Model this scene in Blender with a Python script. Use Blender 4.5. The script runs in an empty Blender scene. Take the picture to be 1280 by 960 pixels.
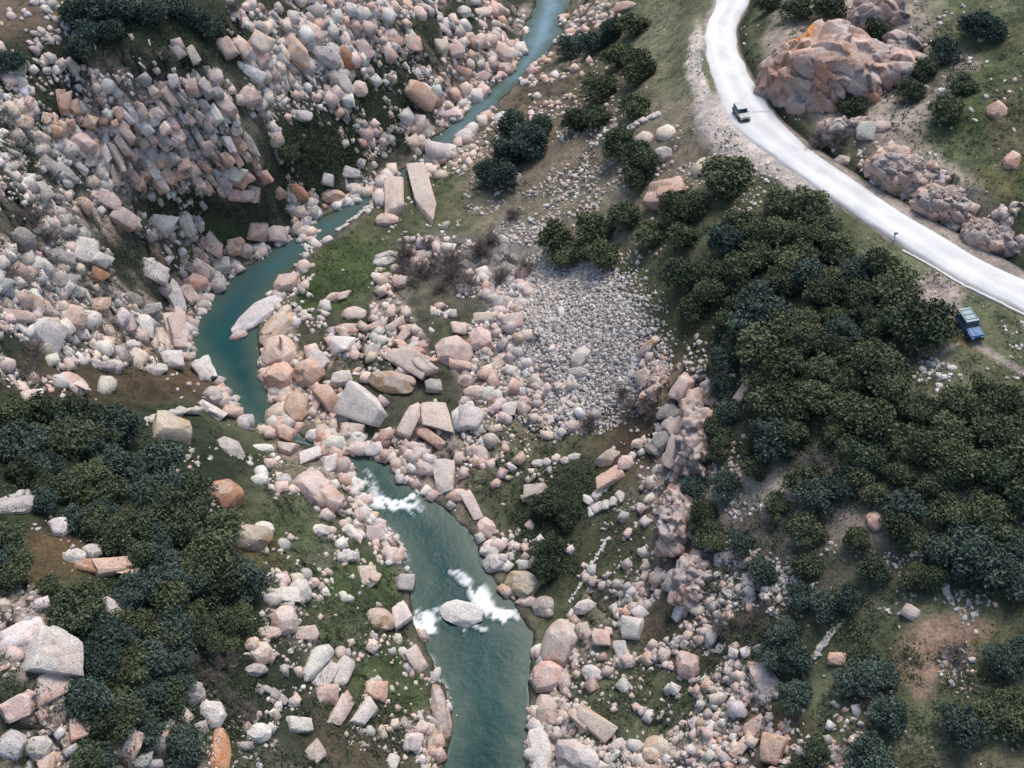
import bpy, bmesh, math, random
import numpy as np
from mathutils import Vector, Matrix
random.seed(7)
rng = np.random.default_rng(7)
scene = bpy.context.scene
COL = scene.collection

# ------------------------------------------------------------------ camera, sky, sun, exposure
CAM_Z = 123.0
PITCH = math.radians(50)
HFOV = math.radians(50)
cam_data = bpy.data.cameras.new("camera")
cam_data.sensor_fit = 'HORIZONTAL'
cam_data.angle = HFOV
cam_data.clip_end = 6000
cam = bpy.data.objects.new("camera", cam_data)
COL.objects.link(cam)
cam.location = (0, 0, CAM_Z)
cam.rotation_euler = (math.pi / 2 - PITCH, 0, 0)
scene.camera = cam

SUN_EL = math.radians(56)
SUN_AZ = math.radians(16)      # compass angle of the sun, from +y towards +x
world = bpy.data.worlds.new("World")
scene.world = world
world.use_nodes = True
wn = world.node_tree
wn.nodes.clear()
sky = wn.nodes.new('ShaderNodeTexSky')
sky.sky_type = 'NISHITA'
sky.sun_disc = False
sky.sun_elevation = SUN_EL
sky.sun_rotation = SUN_AZ
sky.air_density = 1.0
sky.dust_density = 2.5
bg = wn.nodes.new('ShaderNodeBackground')
bg.inputs['Strength'].default_value = 0.13
wo = wn.nodes.new('ShaderNodeOutputWorld')
wn.links.new(sky.outputs[0], bg.inputs[0])
wn.links.new(bg.outputs[0], wo.inputs[0])
sun_data = bpy.data.lights.new("sun", 'SUN')
sun_data.energy = 1.75
sun_data.angle = math.radians(26)
sun_data.color = (1.0, 0.90, 0.79)
sun = bpy.data.objects.new("sun", sun_data)
COL.objects.link(sun)
sd = Vector((math.sin(SUN_AZ) * math.cos(SUN_EL), math.cos(SUN_AZ) * math.cos(SUN_EL), math.sin(SUN_EL)))
sun.rotation_euler = sd.to_track_quat('Z', 'Y').to_euler()
scene.view_settings.view_transform = 'Standard'
scene.view_settings.look = 'None'
scene.view_settings.exposure = 0.60
scene.view_settings.gamma = 1
scene.view_settings.use_curve_mapping = False
scene.render.engine = 'CYCLES'
scene.cycles.max_bounces = 4
scene.cycles.diffuse_bounces = 2
scene.cycles.glossy_bounces = 2

# ------------------------------------------------------------------ rays between the photograph's pixels and the ground
F = 640 / math.tan(HFOV / 2)
sp, cp = math.sin(PITCH), math.cos(PITCH)
CF = np.array([0, cp, -sp]); CU = np.array([0, sp, cp]); CR = np.array([1.0, 0, 0])
CPOS = np.array([0, 0, CAM_Z])

def rays(uv):
    uv = np.atleast_2d(np.asarray(uv, float))
    return CF + ((uv[:, 0:1] - 640) / F) * CR + ((480 - uv[:, 1:2]) / F) * CU     # depth 1 along the view axis

def on_plane(uv, z):
    d = rays(uv)
    t = (np.asarray(z) - CAM_Z) / d[:, 2]
    return CPOS + d * t[:, None]

def project(p):
    q = p - CPOS
    dep = np.maximum(q @ CF, 1.0)
    return 640 + F * (q @ CR) / dep, 480 - F * (q @ CU) / dep

# ------------------------------------------------------------------ noise
def _hash(ix, iy, iz, seed):
    h = (ix * 374761393 + iy * 668265263 + iz * 2147483647 + seed * 144269504).astype(np.int64) & 0xFFFFFFFF
    h = ((h ^ (h >> 13)) * 1274126177) & 0xFFFFFFFF
    h = (h ^ (h >> 16)) & 0xFFFFFFFF
    return h / 4294967295.0

def vnoise(x, y, z=None, seed=0):
    if z is None: z = np.zeros_like(x)
    ix, iy, iz = np.floor(x).astype(np.int64), np.floor(y).astype(np.int64), np.floor(z).astype(np.int64)
    fx, fy, fz = x - ix, y - iy, z - iz
    fx, fy, fz = [f * f * (3 - 2 * f) for f in (fx, fy, fz)]
    def L(a, b, t): return a + (b - a) * t
    r = L(L(L(_hash(ix, iy, iz, seed), _hash(ix + 1, iy, iz, seed), fx), L(_hash(ix, iy + 1, iz, seed), _hash(ix + 1, iy + 1, iz, seed), fx), fy),
          L(L(_hash(ix, iy, iz + 1, seed), _hash(ix + 1, iy, iz + 1, seed), fx), L(_hash(ix, iy + 1, iz + 1, seed), _hash(ix + 1, iy + 1, iz + 1, seed), fx), fy), fz)
    return r * 2 - 1

def fbm(x, y, z=None, octs=4, seed=0):
    s, a, t = 0, 1.0, 0
    for k in range(octs):
        m = 2.03 ** k
        s = s + a * vnoise(x * m + 17.3 * k, y * m - 9.1 * k, None if z is None else z * m, seed + k)
        t += a; a *= 0.5
    return s / t

def smooth(a, b, x):
    t = np.clip((x - a) / (b - a), 0, 1)
    return t * t * (3 - 2 * t)

def in_poly(px, py, poly):
    inside = np.zeros(px.shape, bool)
    n = len(poly)
    for i in range(n):
        x0, y0 = poly[i]; x1, y1 = poly[(i + 1) % n]
        if y0 == y1: continue
        c = ((y0 > py) != (y1 > py)) & (px < (x1 - x0) * (py - y0) / (y1 - y0) + x0)
        inside ^= c
    return inside

def seg_dist(px, py, pts, closed=False):
    """distance to a polyline, and the index + parameter of the nearest place on it"""
    best = np.full(px.shape, 1e9); bi = np.zeros(px.shape); n = len(pts)
    for i in range(n if closed else n - 1):
        ax, ay = pts[i][:2]; bx, by = pts[(i + 1) % n][:2]
        vx, vy = bx - ax, by - ay
        t = np.clip(((px - ax) * vx + (py - ay) * vy) / (vx * vx + vy * vy + 1e-9), 0, 1)
        d = np.hypot(px - ax - t * vx, py - ay - t * vy)
        m = d < best
        best = np.where(m, d, best); bi = np.where(m, i + t, bi)
    return best, bi

# ------------------------------------------------------------------ layout read off the photograph (pixels of the 1280 x 960 picture)
RIVER_L = [(672,-60),(668,-10),(668,4),(662,22),(655,40),(648,70),(638,88),(618,104),(600,120),(580,140),(556,160),(534,176),(524,196),(492,222),(462,240),(440,254),(418,262),(396,272),(372,290),(345,305),(318,325),(290,345),(262,375),(243,400),(239,425),(243,448),(262,462),(280,482),(290,505),(305,525),(345,545),(390,562),(426,572),(440,590),(455,618),(462,640),(482,660),(500,690),(507,720),(518,750),(518,780),(530,810),(546,850),(560,885),(560,910),(553,960),(548,1010),(545,1080)]
RIVER_R = [(722,-60),(716,-10),(711,4),(700,40),(690,62),(670,80),(652,102),(628,125),(602,150),(578,172),(556,190),(540,204),(505,228),(478,240),(466,256),(442,276),(426,290),(404,302),(386,316),(372,332),(348,352),(335,375),(326,400),(326,430),(330,460),(336,488),(350,502),(347,522),(365,538),(410,552),(440,562),(488,576),(502,600),(535,618),(558,640),(590,660),(602,680),(605,700),(625,730),(645,755),(666,790),(669,830),(665,860),(668,900),(660,935),(658,1010),(657,1080)]
HEIGHTS = [(-150,0,42),(0,0,38),(150,0,36),(300,0,30),(450,0,20),(560,0,10),(630,20,4),(0,100,36),(150,110,31),(300,85,24),(420,60,16),(520,90,8),(600,100,2.5),
 (100,145,29.5),(230,110,27.5),(330,205,14),(230,232,14.5),(150,235,15),(60,180,27),(0,200,32),(0,300,29),(100,300,18),(200,300,9),(260,330,3.5),(350,240,7),(430,200,5),(480,150,6),(400,130,12),
 (0,400,24),(100,400,13),(180,400,6),(222,420,2.5),(0,480,23),(120,470,11),(200,470,5),(250,490,2),(-120,300,36),(-120,600,34),
 (100,520,20),(230,520,9),(0,560,27),(0,700,30),(150,650,23),(280,600,13),(350,620,8),(420,640,3.5),(400,575,1.5),(0,850,31),(0,960,30),(150,800,25),(300,800,15),(400,800,8.5),(470,800,3.5),(510,860,2),(535,930,1.5),(400,900,9.5),(300,960,15),(150,960,25),(480,960,4.5),(-120,960,34),
 (705,-20,1),(745,10,5),(800,0,12),(870,0,17.5),(910,-60,18.5),(905,0,20),(905,60,22),(905,100,23.5),(930,140,24.5),(1000,195,25.5),(1100,270,27),(1200,335,28),(1280,375,28.5),(1400,440,29),
 (800,60,14),(720,100,6),(680,120,3),(650,180,4),(615,155,1.2),(580,205,2),(700,220,9),(760,200,14),(820,180,19),(865,150,22.5),(850,260,19),(700,330,7),(640,260,4),(600,300,3),(540,230,1.5),(500,300,1.6),(420,330,1.2),(400,380,1.5),(450,420,2),(400,480,1.6),(470,500,2),(560,460,3),(560,540,2.2),(650,400,5),(720,420,8),(780,400,12),(850,400,17),(900,300,21.5),(1000,300,25),(1100,330,27),(1200,400,28),(1280,440,28.5),(1280,520,28),(1150,500,27),(1000,450,24),(900,500,18),(830,500,13),(750,500,6),(650,560,2.5),(720,580,4),(790,580,8),(870,600,14),(950,600,19),(1050,600,23),(1200,600,26),(1280,650,26),(620,640,1.5),(700,680,3),(780,700,6.5),(850,700,11),(950,700,17),(1050,720,21),(1200,740,24),(1400,700,27),(1280,760,25),(690,790,1.5),(760,800,4),(850,800,9),(920,800,13),(1000,820,17),(1100,820,20.5),(1200,850,22.5),(700,900,2),(760,920,4),(850,920,8),(950,930,13),(1050,930,17),(1200,950,21),(1280,970,22),
 (955,50,24.5),(1050,90,27),(1150,100,29),(1280,100,33),(1280,0,34),(1150,0,30),(1000,0,25),(1200,200,31),(1280,250,32),(1100,200,28.5),(1215,270,30.5),(1420,200,36)]
ROAD_L = [(880,-90),(886,-40),(894,0),(883,30),(882,60),(889,90),(901,125),(915,152),(945,178),(985,207),(1030,238),(1080,272),(1130,305),(1200,348),(1280,388),(1380,436),(1500,490)]
ROAD_R = [(925,-90),(930,-40),(935,0),(921,30),(922,60),(935,90),(955,122),(975,150),(1012,182),(1060,215),(1120,252),(1180,288),(1240,320),(1290,346),(1330,366),(1420,410),(1540,462)]
ROAD_Z = [17.5,18.8,20,21.2,22.2,23.3,24.1,24.7,25.2,25.7,26.2,26.8,27.3,28,28.5,28.8,29]

# base height: multiquadric surface through the height readings
H = np.array(HEIGHTS, float)
hp = on_plane(H[:, :2], H[:, 2])
bank = []
for poly in (RIVER_L, RIVER_R):
    bank += [on_plane([p], [0.3])[0] for p in poly[::4]]
hp = np.vstack([hp, np.array(bank)])
hx, hy, hz = hp[:, 0], hp[:, 1], hp[:, 2]
MC = 7.0
A = np.sqrt((hx[:, None] - hx) ** 2 + (hy[:, None] - hy) ** 2 + MC * MC)
mean_z = hz.mean()
wts = np.linalg.solve(A - np.eye(len(hx)) * 1.2, hz - mean_z)

def base_height(x, y):
    x = np.clip(x, -135, 135); y = np.clip(y, 10, 250)
    out = np.full(x.shape, mean_z)
    for i in range(len(wts)):
        out += wts[i] * np.sqrt((x - hx[i]) ** 2 + (y - hy[i]) ** 2 + MC * MC)
    return out

RIV_L = on_plane(RIVER_L, np.zeros(len(RIVER_L)))
RIV_R = on_plane(RIVER_R, np.zeros(len(RIVER_R)))
river_poly = [tuple(p[:2]) for p in RIV_L] + [tuple(p[:2]) for p in RIV_R[::-1]]
road_l = on_plane(ROAD_L, ROAD_Z); road_r = on_plane(ROAD_R, ROAD_Z)
def catmull(P, n):
    P = np.asarray(P); out = []
    for i in range(len(P) - 1):
        p0, p1, p2, p3 = P[max(i - 1, 0)], P[i], P[i + 1], P[min(i + 2, len(P) - 1)]
        for k in range(n):
            t = k / n
            out.append(0.5 * ((2 * p1) + (p2 - p0) * t + (2 * p0 - 5 * p1 + 4 * p2 - p3) * t * t + (3 * p1 - p0 - 3 * p2 + p3) * t ** 3))
    out.append(P[-1])
    return np.array(out)
road_mid = catmull((road_l + road_r) / 2, 4)
road_halfw = seg_dist(road_mid[:, 0], road_mid[:, 1], road_r)[0] * .5 + seg_dist(road_mid[:, 0], road_mid[:, 1], road_l)[0] * .5
car_uv = (1209, 413)

# fine grid in view, stretched lines beyond it to the horizon
def axis(a, b, step, far):
    core = np.arange(a, b + 1e-6, step)
    g, s, out = [], step * 1.5, b
    while out < far:
        out += s; s *= 1.35; g.append(out)
    g2, s, out = [], step * 1.5, a
    while out > -far:
        out -= s; s *= 1.35; g2.append(out)
    return np.array(g2[::-1] + list(core) + g)
STEP = 0.34
GX = axis(-122, 122, STEP, 1800)
GY = axis(24, 232, STEP, 1800)
X, Y = np.meshgrid(GX, GY)
Zb = base_height(X, Y)
near = (X > -140) & (X < 140) & (Y > -10) & (Y < 260)
d_riv = np.full(X.shape, 60.0)
xs, ys = X[near], Y[near]
dd, _ = seg_dist(xs, ys, river_poly, True)
ins = in_poly(xs, ys, river_poly)
d_riv[near] = np.where(ins, -dd, dd)
wob = fbm(X / 3.1, Y / 3.1, seed=5, octs=3) * 0.9
d_riv = d_riv + wob * (np.abs(d_riv) < 6)

U, V = project(np.stack([X.ravel(), Y.ravel(), Zb.ravel()], 1))
U = U.reshape(X.shape); V = V.reshape(X.shape)
Un = U + 22 * fbm(X / 9, Y / 9, seed=11, octs=4)
Vn = V + 22 * fbm(X / 9, Y / 9, seed=31, octs=4)

def blob(cx, cy, rx, ry, rot=0, soft=0.35, u=None, v=None):
    u = Un if u is None else u; v = Vn if v is None else v
    a = math.radians(rot); c, s = math.cos(a), math.sin(a)
    dx, dy = u - cx, v - cy
    q = np.hypot((dx * c + dy * s) / rx, (-dx * s + dy * c) / ry)
    return 1 - smooth(1 - soft, 1 + soft, q)
def polymask(poly):
    return in_poly(Un, Vn, poly).astype(float)

Z_LEFT = [(-60,90),(150,60),(260,60),(320,-20),(680,-20),(650,80),(600,120),(520,190),(470,240),(380,280),(250,380),(240,470),(-60,485)]
Z_BAR = [(380,320),(470,310),(620,300),(665,400),(720,520),(650,620),(590,660),(520,610),(430,560),(345,520),(330,400)]
Z_SCREE = [(625,330),(740,320),(805,420),(790,490),(700,535),(640,470)]
Z_HILL = [(600,170),(660,130),(760,180),(800,300),(650,340),(560,310)]
Z_SLOPE = [(820,440),(885,450),(870,640),(960,700),(960,900),(1000,980),(670,980),(690,780),(740,740),(800,600)]
Z_LBANK = [(330,540),(430,580),(510,700),(565,900),(540,980),(300,980),(330,740)]
Z_CORNER = [(-60,700),(120,760),(280,980),(-60,980)]
Z_RIB = [(1080,190),(1110,170),(1160,200),(1300,300),(1300,350),(1200,300)]
Z_BANK = [(650,110),(730,-20),(800,-20),(740,60),(690,150),(600,220),(560,190)]

rock = np.clip(polymask(Z_LEFT) * .9 + polymask(Z_BAR) * .6 + polymask(Z_SLOPE) * .8 + polymask(Z_LBANK) * .5 + polymask(Z_CORNER) * .8 + polymask(Z_RIB) + polymask(Z_BANK) * .6, 0, 1)
for cx, cy, rx, ry, k in ((390,185,45,45,.9),(270,255,80,25,.8),(480,110,40,50,.7),(430,330,60,40,1),(170,480,90,30,.9),(800,840,70,55,.8),(770,690,60,45,.8),(300,350,40,40,.5)):
    rock *= 1 - k * blob(cx, cy, rx, ry)

# tilted broken cells give the ledges and clefts of the jointed granite
def cells(x, y, size, seed, ang, stretch):
    c, s = math.cos(ang), math.sin(ang)
    a = (x * c + y * s) / (size * stretch); b = (-x * s + y * c) / size
    ia, ib = np.floor(a).astype(np.int64), np.floor(b).astype(np.int64)
    best = np.full(x.shape, 9.0); sec = np.full(x.shape, 9.0); h = np.zeros(x.shape); tn = np.zeros(x.shape)
    for di in (-1, 0, 1):
        for dj in (-1, 0, 1):
            ca, cb = ia + di, ib + dj
            z0 = np.zeros_like(ca)
            fa = ca + .15 + .7 * _hash(ca, cb, z0, seed); fb = cb + .15 + .7 * _hash(ca, cb, z0, seed + 1)
            d = np.maximum(np.abs(a - fa), np.abs(b - fb)) * .6 + np.hypot(a - fa, b - fb) * .4
            hv = (_hash(ca, cb, z0, seed + 2) * 2 - 1) + (a - fa) * (_hash(ca, cb, z0, seed + 3) - .5) * 2.6 + (b - fb) * (_hash(ca, cb, z0, seed + 4) - .5) * 2.6
            m = d < best
            sec = np.where(m, best, np.minimum(sec, d))
            best = np.where(m, d, best); h = np.where(m, hv, h); tn = np.where(m, _hash(ca, cb, z0, seed + 6), tn)
    return h, sec - best, tn
wx_, wy_ = X + 1.3 * fbm(X / 6, Y / 6, seed=14, octs=3), Y + 1.3 * fbm(X / 6, Y / 6, seed=15, octs=3)
JA = np.where(X < 0, 2.15, .95)
hL1, eL1, tL1 = cells(wx_, wy_, 2.1, 3, 2.15, 2.2); hL2, eL2, tL2 = cells(wx_, wy_, 1.15, 9, 2.25, 1.8)
hR1, eR1, tR1 = cells(wx_, wy_, 1.9, 23, .95, 2.4); hR2, eR2, tR2 = cells(wx_, wy_, 1.05, 29, .85, 1.9)
Rr = X > 12
h1, e1_, t1 = [np.where(Rr, r_, l_) for r_, l_ in ((hR1, hL1), (eR1, eL1), (tR1, tL1))]
h2, e2_, t2 = [np.where(Rr, r_, l_) for r_, l_ in ((hR2, hL2), (eR2, eL2), (tR2, tL2))]
bed = rock * smooth(-.16, .06, fbm(X / 9, Y / 9, seed=18, octs=4))      # where bare jointed bedrock shows
bump = (0.95 * h1 - .55 * (1 - smooth(0, .16, e1_)) + 0.38 * h2 - .2 * (1 - smooth(0, .14, e2_))) * (.25 + .75 * bed)
s_out = smooth(0.0, 6.5, d_riv)
flat_near = smooth(0.5, 4, d_riv)
detail = 0.9 * fbm(X / 16, Y / 16, seed=2, octs=3) + 0.22 * fbm(X / 2.2, Y / 2.2, seed=8, octs=3)
Zt = 0.18 + np.maximum(Zb - 0.18, 0.1) * s_out + (detail + bump * rock) * flat_near
Zt = np.where((d_riv > 0), np.maximum(Zt, 0.14), 0.14 - 1.7 * smooth(0, 1.6, -d_riv))
Zt = np.where(d_riv > 0, np.maximum(Zt, 0.14 + 0.05 * np.minimum(d_riv, 8)), Zt)
# road bed
d_road = np.full(X.shape, 99.0); zr = np.zeros(X.shape); hw = np.full(X.shape, 3.0)
nr = (X > 10) & (X < 400) & (Y > 20) & (Y < 420)
dr, bi = seg_dist(X[nr], Y[nr], road_mid)
ib = np.minimum(bi.astype(int), len(road_mid) - 2); ft = bi - ib
d_road[nr] = dr
zr[nr] = road_mid[ib, 2] * (1 - ft) + road_mid[ib + 1, 2] * ft
hw[nr] = road_halfw[ib] * (1 - ft) + road_halfw[ib + 1] * ft
k = 1 - smooth(hw + 0.8, hw + 6.0, d_road)
Zt = Zt * (1 - k) + (zr - 0.05) * k
# ditch along the uphill side
side = np.zeros(X.shape); side[nr] = ((X[nr] - road_mid[ib, 0]) * (road_mid[ib + 1, 1] - road_mid[ib, 1]) - (Y[nr] - road_mid[ib, 1]) * (road_mid[ib + 1, 0] - road_mid[ib, 0]))
uphill = (side < 0) if False else (side * np.sign((road_mid[1, 1] - road_mid[0, 1])) > 0)
Zt -= 0.5 * np.exp(-((d_road - hw - 1.1) / 0.5) ** 2) * uphill * (d_road < 30)
# level stand for the parked car
cxy = on_plane([car_uv], [28.0])[0]
kc = 1 - smooth(3.5, 8, np.hypot(X - cxy[0], Y - cxy[1]))
Zt = Zt * (1 - kc) + 28.0 * kc

def sample(gridv, x, y):
    i = np.clip(np.searchsorted(GX, x) - 1, 0, len(GX) - 2); j = np.clip(np.searchsorted(GY, y) - 1, 0, len(GY) - 2)
    fx = np.clip((x - GX[i]) / (GX[i + 1] - GX[i]), 0, 1); fy = np.clip((y - GY[j]) / (GY[j + 1] - GY[j]), 0, 1)
    g = gridv
    return (g[j, i] * (1 - fx) + g[j, i + 1] * fx) * (1 - fy) + (g[j + 1, i] * (1 - fx) + g[j + 1, i + 1] * fx) * fy
Zw = np.maximum(Zt, 0)
def height(x, y): return sample(Zw, x, y)
# smoothed surface for normals of resting things
Zs = Zw.copy()
for _ in range(10):
    Zs[1:-1, 1:-1] = (Zs[1:-1, 1:-1] * 2 + Zs[:-2, 1:-1] + Zs[2:, 1:-1] + Zs[1:-1, :-2] + Zs[1:-1, 2:]) / 6
def ground(uv):
    """first place where each pixel's ray meets the ground: points, normals, depths"""
    d = rays(uv); n = len(d)
    t = np.full(n, 70.0); hit = np.zeros(n, bool); lo = t.copy(); hi = t.copy()
    for tt in np.arange(70, 330, 0.7):
        p = CPOS + d * tt
        below = (p[:, 2] < height(p[:, 0], p[:, 1])) & ~hit
        hi[below] = tt; lo[below] = tt - 0.7; hit |= below
        if hit.all(): break
    hi[~hit] = 250; lo[~hit] = 249
    for _ in range(12):
        m = (lo + hi) / 2; p = CPOS + d * m[:, None]
        b = p[:, 2] < height(p[:, 0], p[:, 1])
        hi = np.where(b, m, hi); lo = np.where(b, lo, m)
    p = CPOS + d * hi[:, None]
    e = 1.0
    nx = (sample(Zs, p[:, 0] - e, p[:, 1]) - sample(Zs, p[:, 0] + e, p[:, 1])) / (2 * e)
    ny = (sample(Zs, p[:, 0], p[:, 1] - e) - sample(Zs, p[:, 0], p[:, 1] + e)) / (2 * e)
    nn = np.stack([nx, ny, np.ones(n)], 1); nn /= np.linalg.norm(nn, axis=1)[:, None]
    return p, nn, hi

# ------------------------------------------------------------------ mesh helpers
def mesh_from(name, verts, faces, colors=None, smooth_shade=False):
    me = bpy.data.meshes.new(name)
    verts = np.asarray(verts, np.float32); faces = np.asarray(faces, np.int32)
    k = faces.shape[1]
    me.vertices.add(len(verts)); me.vertices.foreach_set('co', verts.ravel())
    me.loops.add(faces.size); me.loops.foreach_set('vertex_index', faces.ravel())
    me.polygons.add(len(faces)); me.polygons.foreach_set('loop_start', np.arange(0, faces.size, k, dtype=np.int32))
    me.polygons.foreach_set('loop_total', np.full(len(faces), k, np.int32))
    if smooth_shade: me.polygons.foreach_set('use_smooth', np.ones(len(faces), bool))
    me.update(calc_edges=True)
    if colors is not None:
        c = np.ones((len(verts), 4), np.float32); c[:, :3] = colors
        at = me.color_attributes.new('Col', 'FLOAT_COLOR', 'POINT'); at.data.foreach_set('color', c.ravel())
    return me
def link(name, me, mat=None, parent=None, loc=None):
    o = bpy.data.objects.new(name, me); COL.objects.link(o)
    if mat is not None: me.materials.clear(); me.materials.append(mat)
    if parent is not None: o.parent = parent
    if loc is not None: o.location = loc
    return o
def tag(o, label=None, cat=None, group=None, kind=None):
    if label: o['label'] = label
    if cat: o['category'] = cat
    if group: o['group'] = group
    if kind: o['kind'] = kind
    return o

# ------------------------------------------------------------------ materials
def new_mat(name):
    m = bpy.data.materials.new(name); m.use_nodes = True
    return m, m.node_tree, m.node_tree.nodes['Principled BSDF']
def N(nt, t, **kw):
    n = nt.nodes.new(t)
    for k_, v_ in kw.items():
        if k_ in n.inputs: n.inputs[k_].default_value = v_
        else: setattr(n, k_, v_)
    return n
def noise(nt, scale, detail=4, rough=.6, vec=None):
    n = N(nt, 'ShaderNodeTexNoise', Scale=scale, Detail=detail, Roughness=rough)
    if vec is not None: nt.links.new(vec, n.inputs['Vector'])
    return n
def ramp(nt, src, stops):
    r = nt.nodes.new('ShaderNodeValToRGB'); nt.links.new(src, r.inputs[0])
    el = r.color_ramp.elements
    el[0].position, el[0].color = stops[0][0], (*stops[0][1], 1)
    el[1].position, el[1].color = stops[-1][0], (*stops[-1][1], 1)
    for p_, c_ in stops[1:-1]:
        e = el.new(p_); e.color = (*c_, 1)
    return r
def mix(nt, mode, fac, a, b):
    m = nt.nodes.new('ShaderNodeMix'); m.data_type = 'RGBA'; m.blend_type = mode
    if isinstance(fac, float): m.inputs[0].default_value = fac
    else: nt.links.new(fac, m.inputs[0])
    for s_, i_ in ((a, 6), (b, 7)):
        if isinstance(s_, tuple): m.inputs[i_].default_value = (*s_, 1)
        else: nt.links.new(s_, m.inputs[i_])
    return m.outputs[2]
def bump_to(nt, bsdf, src, strength, dist):
    b = N(nt, 'ShaderNodeBump', Strength=strength, Distance=dist)
    nt.links.new(src, b.inputs['Height']); nt.links.new(b.outputs[0], bsdf.inputs['Normal'])

def make_rock_mat():
    m, nt, b = new_mat('granite')
    g = nt.nodes.new('ShaderNodeNewGeometry')
    at = N(nt, 'ShaderNodeAttribute', attribute_name='Col')
    n1 = noise(nt, 0.9, 5, .65, g.outputs['Position']); n2 = noise(nt, 6.0, 4, .7, g.outputs['Position'])
    v1 = ramp(nt, n1.outputs[0], [(.3, (.74, .74, .75)), (.5, (1, 1, 1)), (.72, (1.18, 1.12, 1.07))])
    c = mix(nt, 'MULTIPLY', 1.0, at.outputs['Color'], v1.outputs[0])
    v2 = ramp(nt, n2.outputs[0], [(.36, (.60, .59, .59)), (.5, (1, 1, 1)), (.8, (1.1, 1.1, 1.1))])
    c = mix(nt, 'MULTIPLY', 1.0, c, v2.outputs[0])
    # lichen settles on faces that look up
    sx = nt.nodes.new('ShaderNodeSeparateXYZ'); nt.links.new(g.outputs['Normal'], sx.inputs[0])
    n3 = noise(nt, 1.6, 6, .7, g.outputs['Position'])
    ad = N(nt, 'ShaderNodeMath', operation='MULTIPLY'); nt.links.new(sx.outputs[2], ad.inputs[0]); nt.links.new(n3.outputs[0], ad.inputs[1])
    li = ramp(nt, ad.outputs[0], [(.40, (0, 0, 0)), (.60, (.65, .65, .65))])
    c = mix(nt, 'MIX', li.outputs[0], c, (.62, .60, .57))
    vo = N(nt, 'ShaderNodeTexVoronoi', Scale=2.6); vo.feature = 'DISTANCE_TO_EDGE'
    wv = mix(nt, 'MIX', 0.25, g.outputs['Position'], n1.outputs[1]); nt.links.new(wv, vo.inputs['Vector'])
    cr = ramp(nt, vo.outputs[0], [(0.0, (.5, .46, .43)), (.035, (1, 1, 1))])
    c = mix(nt, 'MULTIPLY', 0.55, c, cr.outputs[0])
    nt.links.new(c, b.inputs['Base Color'])
    b.inputs['Roughness'].default_value = 0.9
    b.inputs['Specular IOR Level'].default_value = 0.25
    ad2 = N(nt, 'ShaderNodeMath', operation='ADD'); nt.links.new(n1.outputs[0], ad2.inputs[0]); nt.links.new(n2.outputs[0], ad2.inputs[1])
    bump_to(nt, b, ad2.outputs[0], 0.8, 0.22)
    return m
ROCK = make_rock_mat()

def make_ground_mat():
    m, nt, b = new_mat('ground')
    g = nt.nodes.new('ShaderNodeNewGeometry')
    at = N(nt, 'ShaderNodeAttribute', attribute_name='Col')
    n1 = noise(nt, 0.7, 6, .7, g.outputs['Position']); n2 = noise(nt, 3.3, 5, .75, g.outputs['Position'])
    v1 = ramp(nt, n1.outputs[0], [(.3, (.55, .58, .55)), (.5, (1, 1, 1)), (.75, (1.45, 1.35, 1.2))])
    v2 = ramp(nt, n2.outputs[0], [(.32, (.5, .52, .5)), (.52, (1, 1, 1)), (.75, (1.5, 1.45, 1.35))])
    c = mix(nt, 'MULTIPLY', 1.0, at.outputs['Color'], v1.outputs[0])
    c = mix(nt, 'MULTIPLY', 0.9, c, v2.outputs[0])
    nt.links.new(c, b.inputs['Base Color'])
    b.inputs['Roughness'].default_value = 1.0
    b.inputs['Specular IOR Level'].default_value = 0.1
    bump_to(nt, b, n2.outputs[0], 0.9, 0.25)
    return m
GROUND = make_ground_mat()

def make_road_mat():
    m, nt, b = new_mat('pale_gravel_road')
    g = nt.nodes.new('ShaderNodeNewGeometry')
    n1 = noise(nt, 0.25, 5, .6, g.outputs['Position']); n2 = noise(nt, 5.0, 4, .7, g.outputs['Position'])
    c1 = ramp(nt, n1.outputs[0], [(.3, (.60, .63, .65)), (.6, (.74, .755, .765))])
    c2 = ramp(nt, n2.outputs[0], [(.3, (.88, .88, .88)), (.6, (1, 1, 1))])
    c = mix(nt, 'MULTIPLY', 1.0, c1.outputs[0], c2.outputs[0])
    at = N(nt, 'ShaderNodeAttribute', attribute_name='Col'); c = mix(nt, 'MULTIPLY', 1.0, c, at.outputs['Color'])
    nt.links.new(c, b.inputs['Base Color']); b.inputs['Roughness'].default_value = .9
    bump_to(nt, b, n2.outputs[0], 0.3, 0.05)
    return m
ROAD = make_road_mat()

def plain(name, col, rough=.6, metal=0.0, nz=0.0, nscale=8, spec=.5):
    m, nt, b = new_mat(name)
    if nz:
        tc = nt.nodes.new('ShaderNodeTexCoord')
        n = noise(nt, nscale, 4, .6, tc.outputs['Object'])
        r = ramp(nt, n.outputs[0], [(.3, tuple(c * (1 - nz) for c in col)), (.7, tuple(min(1, c * (1 + nz)) for c in col))])
        nt.links.new(r.outputs[0], b.inputs['Base Color'])
    else: b.inputs['Base Color'].default_value = (*col, 1)
    b.inputs['Roughness'].default_value = rough; b.inputs['Metallic'].default_value = metal
    b.inputs['Specular IOR Level'].default_value = spec
    return m

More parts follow.
